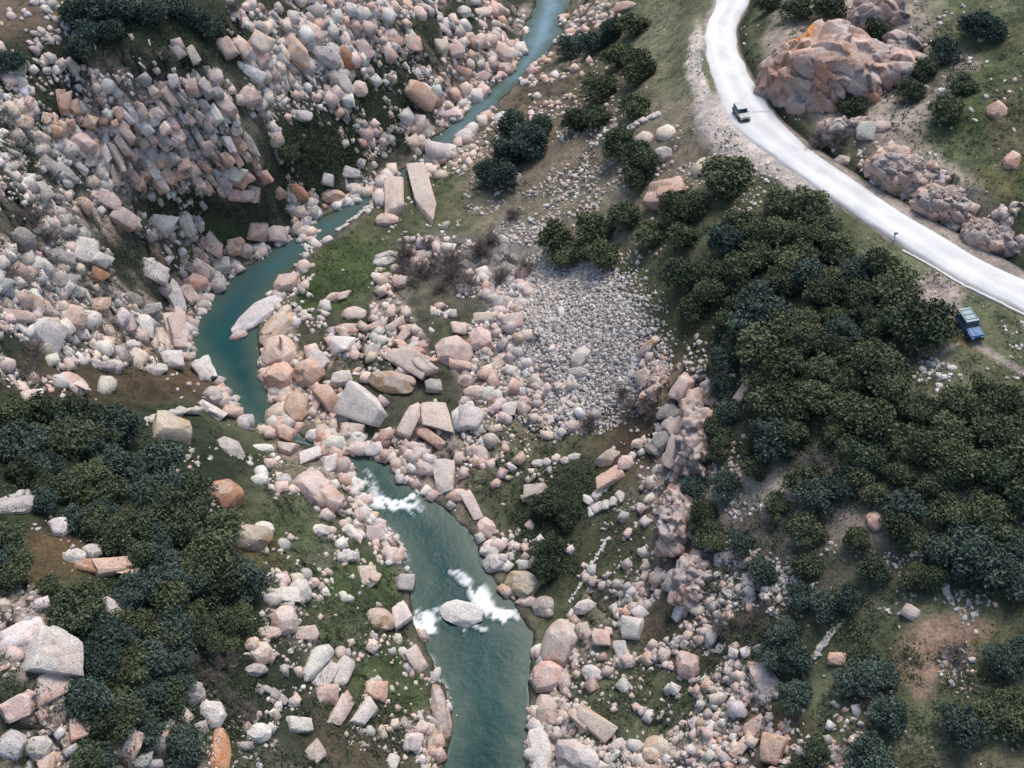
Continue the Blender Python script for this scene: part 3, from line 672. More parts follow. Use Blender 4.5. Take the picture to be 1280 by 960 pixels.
# tile, x, y, half length, half width, angle, colour, form, own label (or nothing)
RK = """0 820 170 45 30 60 p b
0 870 160 50 28 50 p b
0 940 155 45 38 20 p b
0 1060 168 72 46 40 o b|squared grey block with a salmon top, high on the far slope
0 1015 215 50 22 60 g b
0 950 205 40 32 60 p b
0 915 268 42 24 20 w b
0 1100 100 66 34 25 p b
0 1180 205 60 38 20 g r
0 905 350 46 38 50 p b
0 735 265 25 22 0 o b
0 345 245 24 28 0 t r
0 375 200 24 28 0 p b
0 230 205 20 15 0 w r
0 1090 420 45 22 -5 w b
0 1065 480 52 13 50 w s
0 990 470 28 13 60 w b
0 852 508 48 30 55 o b
0 840 630 45 34 10 w b|whitish block standing at the foot of the jointed cliff
0 866 710 50 28 -5 p b
0 922 700 26 34 0 p b
0 1075 695 46 30 30 r r
0 1210 712 52 32 -5 o r
0 1190 650 30 28 0 w b
0 1130 740 40 18 40 p b
0 1080 780 30 20 0 p b
0 925 832 44 42 0 p b|squared pink block at the water, the upper of a pair
0 1000 850 45 40 0 p b
0 855 885 48 44 -10 o b
0 1110 842 38 27 -10 p r
0 932 905 24 17 0 w r
0 1090 908 24 11 0 w r
0 735 845 28 20 0 p r
0 590 800 54 28 10 w b
0 675 812 46 24 70 w b
0 445 790 54 38 30 p b
0 490 650 40 25 30 p b
0 515 770 25 24 0 w r
0 405 875 28 22 20 w b
0 315 910 62 55 0 w b
0 380 720 54 34 20 p b
0 215 935 54 30 20 g b
0 770 890 45 28 30 p b
0 715 920 45 24 40 p b
0 80 870 52 34 45 d r
0 160 840 25 24 0 g r
0 205 772 30 20 0 g r
0 300 520 50 42 30 p r
0 130 500 42 34 0 p r
0 70 440 42 34 0 p r
0 225 470 36 30 30 p b
0 180 600 50 24 45 g b
0 240 640 46 26 40 g b
0 140 690 50 26 50 g b
0 640 180 40 26 60 g b
0 700 200 38 22 60 g b
1 305 352 66 40 42 o b|flat salmon slab with straight edges on the dark green slope
1 395 415 60 28 0 p b
1 320 472 54 34 15 w b
1 298 515 28 24 60 r b
1 240 500 35 20 0 w b
1 465 45 28 27 0 w r
1 540 45 40 24 -20 p b
1 325 35 28 22 0 p b
1 200 135 45 24 10 o b
1 275 160 42 38 0 p b
1 100 180 45 27 60 p b
1 35 212 45 30 45 r b
1 180 225 30 18 50 w b
1 380 165 34 26 80 p b
1 430 185 34 30 0 p b
1 495 205 28 22 0 o r
1 460 260 38 24 10 o b
1 540 280 35 24 30 p b
1 600 195 45 36 20 p b
1 632 108 30 20 0 w b
1 605 242 40 20 0 p r
1 465 380 28 21 0 w r
1 510 312 25 24 0 w r
1 32 305 56 24 55 w s
1 85 322 34 30 60 p r
1 318 705 150 40 72 p s|tall pink slab leaning upright below the river narrows
1 210 712 108 44 82 p b|broad pinkish slab beside the tall leaning slab
1 185 802 46 26 0 p r
1 385 645 25 20 0 p r
1 400 702 36 18 -30 w r
1 60 622 50 24 0 w b
1 140 612 34 21 0 p b
1 25 652 22 20 0 w r
1 60 680 30 17 -20 w r
1 100 720 22 20 0 w r
1 8 712 26 20 0 o r
1 80 782 96 9 -45 w b|long thin white ledge of rock along the river edge
1 370 562 52 11 -10 w b
1 470 500 42 12 -25 w b
1 600 436 30 15 0 w r
1 682 345 27 22 -20 o b
1 545 432 26 14 0 o r
1 648 650 32 30 0 g r
1 1195 700 84 72 10 o c|big broken orange boulder among the dark bushes
1 1120 440 66 14 -20 w b
1 1190 560 35 32 0 g r
1 1120 512 34 21 0 p b
1 1200 490 35 20 0 p b
1 180 938 50 25 -15 w r
1 310 930 30 27 0 p r
1 415 850 25 22 0 w r
1 465 865 28 22 0 w r
1 850 125 25 21 0 o r
1 790 200 30 17 0 w r
1 1060 25 44 22 0 p b
1 630 210 40 18 60 p b
2 620 582 36 24 0 p r
2 705 480 36 40 0 w b
2 760 462 36 25 0 p r
2 935 522 42 11 0 w b
2 1180 402 36 42 0 o r
2 1235 585 32 42 20 o r
2 100 622 36 15 -20 p r
2 880 205 50 34 40 p b
2 1030 205 48 30 60 p b
3 100 60 34 34 0 p r
3 205 95 60 34 10 g b
3 120 175 55 38 20 p b
3 60 215 52 28 10 p b
3 150 290 70 44 45 w b
3 275 130 34 25 0 w b
3 250 225 62 54 60 p r|big rounded dusky boulder on the near lip of the slope
3 365 180 32 31 0 o b
3 385 266 32 22 0 w r
3 345 300 24 25 0 p r
3 425 140 25 24 0 p r
3 460 245 40 32 40 p b
3 520 262 46 22 75 w b
3 485 160 40 24 20 g b
3 440 95 34 20 0 p b
3 352 62 40 32 40 r b
3 480 325 30 24 0 w r
3 545 190 40 20 -20 w b
3 550 50 58 38 40 w b
3 632 150 74 27 60 w b
3 690 140 64 22 55 p b
3 715 92 42 36 0 o r
3 725 45 46 30 40 p b
3 808 25 34 30 0 w b
3 745 152 30 14 0 w r
3 650 278 98 46 74 p b|large upright slab at the water on the outside of the river bend
3 590 312 54 20 60 p b
3 560 412 45 26 -15 w r
3 620 380 36 31 0 w b
3 750 412 62 42 50 W c|pointed white boulder jutting into the pool
3 780 512 45 34 30 g r
3 670 458 16 18 0 w r
3 755 230 14 9 0 w r
3 935 212 116 46 -42 W r|smooth white rock slab jutting out into the river
3 868 290 34 17 -20 p r|pale pink tip of rock at the end of the white slab in the river
3 1010 262 96 52 -60 p r
3 1015 350 66 58 0 p r
3 1015 440 72 60 0 o r
3 1125 422 76 62 0 o r
3 1075 545 64 50 80 o r|rounded salmon boulder at the bottom of the upper pool
3 1190 512 60 38 45 o b
3 1040 640 45 30 20 o b
3 965 635 40 20 0 p r
3 1050 702 40 29 0 p b
3 1130 732 50 28 -20 w b
3 1195 752 40 34 80 w b
3 1140 652 30 25 0 w r
3 1140 862 98 50 42 p s|large pale boulder with a pointed lower end on the near bank
3 815 868 54 48 0 r r|round rust coloured boulder beside the dark trees
3 365 400 45 17 5 g b
3 375 482 36 17 0 w r
3 265 465 60 27 40 p b
3 60 540 26 15 0 w r
3 110 520 30 18 0 p r
3 765 565 70 26 30 w b
3 600 582 120 15 -18 g b|long grey ledge capping the ochre cliff
3 620 645 68 44 10 t b|ochre cliff face below the long grey ledge
3 840 702 60 28 40 g r
3 950 702 44 17 0 w r
3 945 815 30 12 0 w r
3 1045 100 46 34 0 p b
3 1090 120 76 10 -50 w b
3 1100 200 52 14 30 w b
3 1215 150 50 18 -20 p r
3 90 862 82 12 -25 w b|long pale ledge at the edge of the lowest wood
3 70 905 78 32 -10 g r
3 1240 450 50 38 0 w b
3 1160 370 50 28 40 w b
4 65 210 50 30 -5 p r
4 50 266 56 19 0 o b
4 30 322 60 44 0 w c|whitish wedge of rock under an orange topped boulder
4 150 250 40 18 -20 p b
4 210 250 52 18 -35 p b
4 255 285 52 21 -50 p b
4 305 316 38 20 30 p b
4 428 345 74 58 20 p r|large rounded pink boulder crowning the boulder bar
4 448 402 46 27 10 o b
4 270 385 108 44 30 p b|big pale slab with an orange upper edge in the middle of the boulder bar
4 288 350 92 18 28 o b
4 130 345 40 30 0 g b
4 200 455 108 50 10 t r|broad rounded tan slab below the orange edged slab
4 110 562 102 72 30 w b|largest pale block of the boulder bar, near the lower pool
4 62 632 66 44 0 p b
4 355 472 40 34 0 g b
4 275 592 72 30 -65 p s
4 368 582 72 58 82 p b|big split block standing upright in the boulder bar
4 350 662 60 22 35 o b
4 447 600 50 11 88 w b
4 490 590 48 42 0 w s
4 470 452 32 25 0 p r
4 502 496 42 27 -10 p r
4 567 512 28 29 0 o r
4 595 390 42 18 -35 p b
4 525 302 46 44 80 p r
4 600 172 38 34 0 g r
4 645 240 50 34 -10 p b
4 540 226 54 22 0 p b
4 515 190 38 15 -15 w r
4 450 262 32 27 0 p b
4 235 96 32 24 0 p b
4 175 20 46 21 -15 w r
4 130 112 28 24 0 p r
4 110 155 30 18 0 p r
4 20 145 40 18 -10 p b
4 100 60 46 15 -20 w r
4 645 480 28 20 80 p r
4 630 556 34 29 0 w b
4 680 665 30 16 -70 w b
4 525 716 50 30 45 p r
4 300 692 50 20 0 p b
4 402 800 64 44 80 w b|whitish block at the water above the upper rapids
4 330 770 54 38 0 p r
4 185 652 34 24 0 o b
4 140 702 40 27 0 w b
4 540 850 25 18 0 w r
4 730 860 60 34 -10 t b
4 835 832 36 18 80 g b
4 800 740 86 18 -8 w r|long light rock lying like a log in the green hollow
4 815 562 86 15 -40 w b
4 890 368 50 32 -60 w r|lone pale boulder in the grey scree
4 882 422 45 24 0 g r
4 985 742 60 30 -50 t b
4 1000 805 74 28 -35 o b
4 960 852 70 20 -50 w s
4 1060 752 34 28 0 p b
4 985 905 80 20 -30 w s
4 1080 410 60 16 -65 w b
4 1140 322 62 22 -50 t b
4 1125 450 50 30 60 p b
4 445 870 50 25 0 p r
4 495 905 60 22 60 p b
4 350 920 14 10 0 w r
4 1200 640 96 30 -60 g b
4 1240 720 62 30 -60 p b
4 1110 682 36 21 0 p r
5 40 470 70 34 -60 p b
5 30 622 60 34 -50 p b
5 80 702 80 20 -55 w b
5 25 735 60 30 0 p b
5 280 240 60 12 -50 p b
5 265 490 55 22 -50 p b
5 1020 405 20 12 0 w r
5 715 60 26 12 0 w r
6 905 125 70 44 0 t r|rounded tan boulder spotted with yellow lichen at the edge of the wood
6 955 92 40 28 0 w r
6 965 175 20 20 0 p r
6 1025 275 30 20 0 w r
6 1090 315 42 36 80 w r
6 1035 332 60 30 10 w b
6 1032 422 58 48 80 p r
6 985 350 40 25 0 w r
6 1110 472 45 27 0 p b
6 970 472 45 25 0 p b
6 905 466 25 21 0 w r
6 940 538 50 46 80 p r
6 930 602 40 24 0 g r
6 1180 312 30 17 80 w r
6 1145 582 60 38 -62 w b
6 1188 622 62 42 -62 w b
6 1242 612 58 38 -62 w b
6 1190 692 40 38 0 p b
6 1238 752 60 38 -62 p b
6 1085 800 50 28 10 w b
6 1118 850 36 20 -60 w b
6 1045 645 25 19 0 w r
6 985 686 60 17 30 g b
6 940 830 42 34 0 w r
6 890 880 30 19 0 w b
6 1150 902 46 34 60 p b
6 1265 190 32 24 0 w b
6 1165 95 36 24 0 w r
6 78 480 78 54 -35 w r|lichen covered pale boulder, the upper of the big ones by the picture edge
6 168 560 88 68 10 w b|big squared pale boulder with a pink lower face
6 195 662 72 44 -25 p b
6 70 735 70 52 -20 p b
6 290 812 50 48 60 o b
6 230 742 40 25 0 g b
6 40 870 58 50 80 g r
6 140 882 46 40 0 w r
6 170 935 32 40 0 o b
6 410 232 80 38 10 o b|orange broken outcrop rock with pale tops among the trees
6 310 225 46 26 10 r b
6 400 162 25 24 0 w r
6 335 172 36 27 0 w r
6 270 192 40 29 0 w r
6 215 90 46 38 0 w b
6 400 382 52 24 50 g b
6 625 500 24 20 0 t r
6 635 546 26 22 0 p b
6 700 692 46 38 0 g r
6 775 762 58 40 75 w r
6 798 895 68 26 88 b b|bright orange vertical rock face under a grey lichened boulder
6 475 880 50 28 -75 p b
6 510 930 40 28 0 w b
6 560 942 30 24 0 g r
7 45 190 40 21 0 w b
7 150 110 40 34 0 w b
7 112 258 48 34 75 p b
7 245 282 42 30 10 g b
7 155 422 56 34 12 t r|rounded tan boulder on the grass above the lower rapids
7 240 402 56 44 70 w b
7 60 110 50 18 40 w b
7 290 572 62 29 55 p b
7 250 600 20 17 0 w r
7 142 672 54 42 20 o b
7 95 762 54 42 -60 w b
7 258 700 36 20 50 w b
7 270 856 42 36 10 w b|white cube shaped block on the grass above the lower pool
7 205 940 32 25 40 w b
7 378 748 104 36 72 p r|curved band of bedrock where the near bank meets the lower pool
7 348 892 86 26 -68 t r
7 455 396 84 44 5 W r|smooth oval boulder in midstream with white water around it
7 655 556 12 8 0 w r
7 545 82 38 38 0 p r
7 480 30 36 20 50 p b
7 575 212 50 42 0 w r
7 560 170 40 24 0 w r
7 680 285 76 50 10 t r|broad tan boulder on the far bank above the lower rapids
7 755 368 50 46 0 g r
7 700 355 40 20 0 p r
7 820 505 110 62 -68 p r|smooth pink bedrock hump rising from the lower pool
7 765 622 62 54 0 p r
7 835 642 34 34 0 p b
7 768 742 58 52 80 p r
7 742 890 74 48 80 w r
7 875 912 90 48 10 w r
7 945 800 80 42 30 p b
7 1078 450 52 46 -70 w b
7 970 480 46 38 0 p b
7 900 466 38 32 80 p b
7 1042 542 58 28 80 w b
7 930 612 46 34 20 w r
7 1010 380 28 19 0 w r
7 905 372 46 24 -20 w r
7 1170 890 54 48 10 p r|rounded pink boulder at the lower end of the grassy terrace
7 1090 880 30 19 0 w r
7 1030 872 26 24 0 w r
7 920 240 138 7 -58 w b|straight thin ledge of pale rock crossing the grass
7 1242 280 62 46 -60 g b
7 1240 150 62 25 -50 g b
7 1270 572 44 30 80 p r
8 230 322 56 22 5 w b
8 60 352 70 22 -50 w b
8 60 582 50 44 80 p r
8 345 645 62 46 60 p b|pink boulder at the top of the stony slope above the orange rocks
8 180 530 66 16 -15 w b
8 220 670 52 14 -60 w b
8 250 750 36 19 -35 w r
8 300 812 56 25 -40 p b
8 370 885 54 52 0 o b|cube shaped orange rock beside the dark bush
8 250 882 50 19 -50 p b
8 500 912 76 14 -60 w b
8 560 500 108 13 -50 g b|long straight grey ledge between the bushes
8 1000 320 56 14 78 w s
8 670 755 24 20 80 w r
8 740 62 38 34 80 o r
8 605 560 40 28 0 o b
8 870 396 30 17 0 p r
8 1120 480 32 18 0 p b"""
rocks = []
for line in RK.split('\n'):
    a, _, lab = line.partition('|')
    t_, x_, y_, A_, B_, an_, c_, f_ = a.split()
    ox, oy = TILE[int(t_)]
    rocks.append(dict(u=ox + float(x_) / ZS, v=oy + float(y_) / ZS, A=float(A_) / ZS, B=float(B_) / ZS, ang=float(an_), c=c_, f=f_, lab=lab or None))
rocks.sort(key=lambda r: (r['lab'] is None, -r['A'] * r['B']))
extra = rocks[292:]           # past the limit: these go with the small loose stones
rocks = rocks[:292]
rocks.sort(key=lambda r: -r['A'] * r['B'])

# ---- labels that say which one: look, then where it lies from a landmark one can find
LANDMARKS = [(1208,410,'the blue off-road car'),(577,766,'the smooth oval midstream boulder'),(320,394,'the white slab jutting into the river'),(525,238,'the tall leaning pink slab'),
 (524,122,'the flat salmon slab'),(831,238,'the big orange boulder among bushes'),(724,450,'the lone boulder in the scree'),(492,632,'the upper white rapids'),(620,768,'the lower white rapids'),
 (369,507,'the rounded salmon boulder by the pool'),(450,513,'the largest block of the boulder bar'),(567,438,'the large rounded pink boulder'),(392,616,'the pale boulder with a pointed end'),(280,618,'the round rust coloured boulder'),
 (311,673,'the tan boulder with yellow lichen'),(513,924,'the white cube shaped block'),(700,812,'the pink bedrock hump at the pool'),(822,936,'the pink boulder on the grassy terrace'),
 (58,822,'the big squared pale boulder'),(141,710,'the orange outcrop among trees'),(274,938,'the bright orange rock face'),(205,530,'the long grey ledge'),(1030,90,'the great orange outcrop'),(1040,130,'the great orange outcrop'),
 (180,190,'the jointed cliff'),(260,190,'the jointed cliff'),(90,180,'the jointed cliff'),(430,330,'the grassy river bank'),(970,140,'the line across the white road'),(1117,293,'the roadside marker post'),
 (640,120,'the upper river reach'),(680,30,'the upper river reach'),(290,470,'the turquoise upper pool'),(600,880,'the turquoise lower pool'),(967,850,'the cube shaped orange rock'),(958,852,'the pink boulder above the orange rocks'),
 (760,590,'the orange shards in the hollow'),(1190,240,'the rocky bank above the road'),(385,410,'the pink bedrock by the pool'),(86,397,'the big rounded dusky boulder'),(695,575,'the log shaped light rock'),(740,715,'the straight thin ledge'),
 (30,20,'the stony top corner'),(1180,820,'the bare pink clearing'),(1160,920,'the lowest green meadow'),(1280,580,'the end of the dense thicket'),(1030,500,'the middle of the dense thicket'),(170,485,'the bare brown terrace'),(120,560,'the ridge top wood'),(220,700,'the big dark wood')]
def where(u, v):
    best = None
    for lu, lv, nm in LANDMARKS:
        d = math.hypot(u - lu, v - lv)
        if d < 14: continue
        if best is None or d < best[0]: best = (d, lu, lv, nm)
    d, lu, lv, nm = best
    a = math.degrees(math.atan2(v - lv, u - lu)) % 360
    return ['just right of', 'below and right of', 'just below', 'below and left of', 'just left of', 'above and left of', 'just above', 'above and right of'][int(((a + 22.5) % 360) // 45)], nm, d
ORD = ['', 'second ', 'third ', 'fourth ', 'fifth ', 'sixth ', 'seventh ', 'eighth ', 'ninth ', 'tenth ', 'eleventh ', 'twelfth ', 'thirteenth ', 'fourteenth ', 'fifteenth ', 'sixteenth ']
used_labels = {}
def give_labels(items):
    """items: (u, v, look words) -> labels, the ordinal counting outwards from the landmark"""
    groups = {}
    for i, (u, v, look) in enumerate(items):
        rel, nm, d = where(u, v)
        groups.setdefault((look, rel, nm), []).append((d, i))
    out = [None] * len(items)
    for (look, rel, nm), lst in groups.items():
        lst.sort()
        for k_, (d, i) in enumerate(lst):
            out[i] = (ORD[min(k_, 15)] + look + ' ' + rel + ' ' + nm).strip()
    return out
CW = {'W': 'white', 'w': 'whitish', 'g': 'grey', 'p': 'pale pink', 'o': 'orange pink', 't': 'tan', 'd': 'dark grey', 'r': 'rust brown', 'b': 'bright orange'}
def look_of(r):
    asp = r['A'] / r['B']
    size = 'large' if r['A'] * r['B'] > 340 else ('medium' if r['A'] * r['B'] > 130 else 'small')
    if asp > 2.6: shape = 'elongated ledge'
    elif r['f'] == 's': shape = 'tapering slab'
    elif r['f'] == 'c': shape = 'angular rock'
    elif r['f'] == 'b': shape = 'slab' if asp > 1.6 else 'block'
    else: shape = 'long boulder' if asp > 1.7 else 'rounded boulder'
    return size + ' ' + CW[r['c']] + ' ' + shape
auto = give_labels([(r['u'], r['v'], look_of(r)) for r in rocks])
uv = np.array([(r['u'], r['v'] + r['B'] * .12) for r in rocks])
P, Nn, dep = ground(uv)
ang = np.array([r['ang'] for r in rocks]); Ap = np.array([r['A'] for r in rocks]) * .97; Bp = np.array([r['B'] for r in rocks]) * .97
rx, ry, rz, RA, RB, mpp = rock_frame(P, Nn, ang, Ap, Bp, dep, np.clip(.55 + (Ap - 12) / 35, .55, .92))
FORM = {'b': 'block', 'r': 'boulder', 's': 'shard', 'c': 'block'}
def rock_mesh(kind, sub, seed, x, y, z, a, b, h, base, fresh, k_or, name, rough=.035, rugged=0, chain=0):
    r = np.random.default_rng(seed + 5)
    VV, FF, CC, o_ = [], [], [], 0
    tint = (1 + r.normal(0, .07)) * (1 + r.normal(0, .02, 3))
    lumps = [((0, 0, 0), 1.0 if not rugged else .86)]
    for k in range(rugged):
        q = np.array([r.uniform(-.62, .62), r.uniform(-.55, .55), r.uniform(-.2, .45)]); lumps.append((q, r.uniform(.32, .58)))
    if chain:
        lumps = []
        for k in range(chain):
            w_ = 1.25 / chain * r.uniform(.8, 1.35)
            lumps.append((np.array([-1 + (2 * k + 1) / chain, r.uniform(-.45, .45), r.uniform(-.25, .2)]), np.array([w_, r.uniform(.6, 1.05), r.uniform(.6, 1.0)])))
    for k, (q, s_) in enumerate(lumps):
        v, f, face, n = stone(kind, sub if k == 0 else max(3, sub - 1) if sub > 2 else sub, seed + 31 * k, rough)
        if k: 
            g = r.normal(0, .35); cg, sg = math.cos(g), math.sin(g)
            v = np.stack([v[:, 0] * cg - v[:, 1] * sg, v[:, 0] * sg + v[:, 1] * cg, v[:, 2]], 1)
        v = v * s_ + np.array(q)
        W = v[:, 0:1] * a * x + v[:, 1:2] * b * y + v[:, 2:3] * h * z
        pick = r.random(len(n)) < k_or
        wf = pick[face].astype(float)
        o = r.uniform(0, 90, 3)
        qn = fbm(v[:, 0] * 1.7 + o[0], v[:, 1] * 1.7 + o[1], v[:, 2] * 1.7 + o[2], octs=3, seed=3)
        wf = np.clip(wf * (0.65 + .9 * qn) + .6 * smooth(.12, .45, qn), 0, 1)[:, None]
        c = (np.array(base) * (1 - wf) + np.array(fresh) * wf) * tint * (1 + r.normal(0, .06))
        VV.append(W); FF.append(f + o_); CC.append(c); o_ += len(v)
    return mesh_from(name, np.vstack(VV), np.vstack(FF), np.vstack(CC).clip(0, .9), kind == 'boulder')
for i, r in enumerate(rocks):
    big = r['A'] * r['B'] > 500
    asp = r['A'] / r['B']
    flatk = rng.uniform(.62, .95)
    h = min(RA[i], RB[i]) * flatk
    if r['lab'] and 'jutting out into' in r['lab']: h *= .7
    kind = FORM[r['f']]
    if r['lab'] and 'midstream' in r['lab']: h *= .6
    me = rock_mesh(kind, 4 if big or asp > 3 else 3, 1000 + i, rx[i], ry[i], rz[i], RA[i], RB[i], h, ROCKCOL[r['c']], FRESH[r['c']], .35 if r['c'] in 'pogt' else .2, 'boulder', .05 if r['f'] != 'r' else .02, 0 if (r['lab'] and ('oval' in r['lab'] or 'cube' in r['lab'] or 'block' in r['lab'] or 'beside the tall' in r['lab'] or 'salmon' in r['lab'] or 'face' in r['lab'])) or asp > 3 else (int(rng.integers(2, 6)) if (big and r['f'] != 'r') else (int(rng.integers(0, 3)) if r['A'] * r['B'] > 180 else 0)), int(asp * 1.25) if asp > 3 and not (r['lab'] and 'leaning' in r['lab']) else 0)
    loc = P[i] + rz[i] * h * .12
    nm = 'flat_rock' if (r['f'] == 's' or asp > 1.9) else ('rock_block' if r['f'] in 'bc' else 'boulder')
    o = link(nm, me, ROCK, loc=loc)
    tag(o, r['lab'] or auto[i], 'rock', {'flat_rock': 'loose slabs and ledges of the gorge', 'rock_block': 'angular granite blocks of the gorge', 'boulder': 'rounded boulders of the gorge'}[nm])

# ------------------------------------------------------------------ outcrops: one thing each
def facet_rock(sub, ax, pw, seed, nseed, amp, base, fresh, stretch=(1, 1, 1), spots=()):
    """a knoll of joint-bounded blocks grown together, dipping one way"""
    r = np.random.default_rng(seed)
    ax = np.array(ax, float)
    VV, FF, CC, o_ = [], [], [], 0
    dip = Matrix.Rotation(math.radians(r.uniform(25, 40)), 3, 'Y') @ Matrix.Rotation(math.radians(r.uniform(15, 40)), 3, 'X')
    D = np.array(dip)
    big = (ax[0] * ax[1] / nseed) ** .5
    v, f = ICO[7 if nseed > 250 else 6]
    v = v * ((np.abs(v) ** 2.6).sum(1) ** (-1 / 2.6))[:, None]
    W = v * ax * np.array([.88, .88, .92])
    W = W * (1 + .32 * fbm(W[:, 0] / (ax[0] * .7) + seed, W[:, 1] / (ax[0] * .7), W[:, 2] / (ax[0] * .7), seed=6, octs=3))[:, None]
    ns = int(nseed * .8)
    S = W[r.integers(0, len(W), ns)] * r.uniform(.85, 1.0, (ns, 1))
    w = (W + .5 * np.stack([fbm(W[:, 0] / 2, W[:, 1] / 2, W[:, 2] / 2, seed=s_, octs=3) for s_ in (1, 2, 3)], 1)) @ D * np.array([.55, 1.0, 1.0]); Sd = S @ D * np.array([.55, 1, 1])
    k1 = np.zeros(len(W), int); b1 = np.full(len(W), 1e9); b2 = np.full(len(W), 1e9)
    for j in range(ns):
        dj = np.linalg.norm(w - Sd[j], axis=1); m_ = dj < b1
        b2 = np.where(m_, b1, np.minimum(b2, dj)); b1 = np.where(m_, dj, b1); k1 = np.where(m_, j, k1)
    nr_ = v / np.linalg.norm(v, axis=1)[:, None]
    off = r.normal(0, big * .34, ns); til = r.normal(0, .55, (ns, 3))
    dsp = np.clip(off[k1] + ((W - S[k1]) * til[k1]).sum(1), -big, big) - big * .22 * (1 - smooth(0, .18, (b2 - b1) / big))
    W = W + nr_ * dsp[:, None] + nr_ * (.16 * fbm(W[:, 0] * 1.3, W[:, 1] * 1.3, W[:, 2] * 1.3, seed=8, octs=4))[:, None]
    q = fbm(W[:, 0] / 2.5, W[:, 1] / 2.5, W[:, 2] / 2.5, seed=9, octs=4)
    tn = r.uniform(0, 1, ns)[k1]
    wf = np.clip(.5 + 1.3 * q + .5 * (tn - .5), 0, 1)[:, None]
    cc = (np.array(base) * (1 - wf) + np.array(fresh) * wf) * (.78 + .36 * tn)[:, None] * (1 - .45 * (1 - smooth(.02, .16, (b2 - b1) / big)))[:, None]
    for p_, rad_, sc in spots:
        a = (1 - smooth(.5, 1.1, np.linalg.norm((W - np.array(p_)) / np.array(rad_), axis=1) + .35 * q))[:, None]
        cc = cc * (1 - a) + np.array(sc) * a
    VV.append(W); FF.append(f); CC.append(cc); o_ = len(W)
    jobs = []; nseed = int(nseed * (1.1 if nseed < 250 else .5))
    for k in range(nseed):
        g = r.uniform(0, 6.283); e = math.asin(min(1, r.uniform(-.05, 1) ** 1.0 if r.uniform() > 0 else 0)) if False else r.uniform(0.0, 1.45)
        d = np.array([math.cos(g) * math.cos(e), math.sin(g) * math.cos(e), math.sin(e)])
        c = d * ax * r.uniform(.62, .86)
        s = big * r.uniform(.9, 1.0) * (.55 + 1.1 * r.random() ** 1.6) * np.array([r.uniform(.9, 1.7), r.uniform(.7, 1.1), r.uniform(.7, 1.2)])
        jobs.append((c, s, 1.0))
    for k, (c, s, jt) in enumerate(jobs):
        v, f, face, n = stone('block' if k % 4 else 'shard', 3, seed * 300 + k, .05)
        W = v * s
        if jt:
            g = r.normal(0, .22); cg, sg = math.cos(g), math.sin(g)
            W = np.stack([W[:, 0] * cg - W[:, 1] * sg, W[:, 0] * sg + W[:, 1] * cg, W[:, 2]], 1) @ D.T
        W = W + np.array(c)
        q = fbm(W[:, 0] / 2.5, W[:, 1] / 2.5, W[:, 2] / 2.5, seed=9, octs=4)
        wf = np.clip(.5 + 1.5 * q + .5 * r.uniform(-.5, .5), 0, 1)[:, None]
        cc = (np.array(base) * (1 - wf) + np.array(fresh) * wf) * r.uniform(.78, 1.12)
        for p_, rad_, sc in spots:
            a = (1 - smooth(.5, 1.1, np.linalg.norm((W - np.array(p_)) / np.array(rad_), axis=1) + .35 * q))[:, None]
            cc = cc * (1 - a) + np.array(sc) * a
        VV.append(W); FF.append(f + o_); CC.append(cc); o_ += len(v)
    return np.vstack(VV), np.vstack(FF), np.vstack(CC)
def outcrop(u, v, au, bv, hz, seed, nseed, amp, base, fresh, name, label, rot=0, sub=5, pw=2.3, spots=(), grp='rock outcrops above the gorge', sink=.2):
    p, n, d = ground([(u, v)])
    m = d[0] / F
    W, f, c = facet_rock(sub, (au * m, bv * m / .8, hz), pw, seed, nseed, amp, base, fresh, spots=spots)
    me = mesh_from(name, W, f, c.clip(0, .9), False)
    o = link(name, me, ROCK, loc=p[0] + np.array([0, 0, -hz * sink]))
    o.rotation_euler = (0, 0, math.radians(rot))
    return tag(o, label, 'outcrop', grp)
PK, PKF = (.64,.53,.48), (.68,.45,.35)
outcrop(1036, 100, 84, 52, 9.0, 21, 330, .55, PK, (.60,.34,.23), 'rock_outcrop', 'great orange pink outcrop with a bright orange corner beside the white road', rot=-24, spots=[((-5.6, 2.6, 5.5), (2.6, 2.6, 4.5), (.80,.33,.08)), ((-4.5, -1.5, 3), (4, 5, 5), (.56,.36,.22)), ((1.5, 4, 5), (5, 2.5, 3), (.42,.39,.38))])
outcrop(1100, 92, 44, 34, 5, 22, 90, .45, (.42,.37,.35), PKF, 'rock_outcrop', 'lower grey pink shoulder of rock behind the great orange outcrop', rot=-30)
outcrop(1096, 22, 40, 26, 4, 23, 80, .45, (.46,.41,.39), PKF, 'rock_outcrop', 'pale pink outcrop at the top of the picture above the great orange outcrop', rot=-10)
outcrop(1128, 62, 30, 16, 3, 24, 60, .4, (.42,.39,.37), PKF, 'rock_outcrop', 'small grey outcrop beside the old dry wall line', rot=-10)
outcrop(1132, 214, 52, 25, 2.8, 25, 190, .45, (.46,.39,.36), PKF, 'rock_outcrop', 'jagged pink outcrop at the upper end of the road bank', rot=-35)
outcrop(1186, 255, 46, 22, 2.4, 26, 190, .4, (.46,.39,.36), PKF, 'rock_outcrop', 'jagged pink outcrop in the middle of the road bank', rot=-33)
outcrop(1244, 298, 50, 20, 2.2, 27, 190, .4, (.46,.39,.36), PKF, 'rock_outcrop', 'jagged pink outcrop at the lower end of the road bank', rot=-32)
outcrop(1065, 160, 42, 12, 1.6, 28, 60, .35, (.48,.43,.40), PKF, 'rock_outcrop', 'low pale outcrop at the foot of the great orange outcrop', rot=2)
outcrop(868, 545, 22, 62, 4, 29, 120, .4, (.46,.40,.38), PKF, 'rock_outcrop', 'steep grey pink rib of rock below the dense thicket', rot=-8)
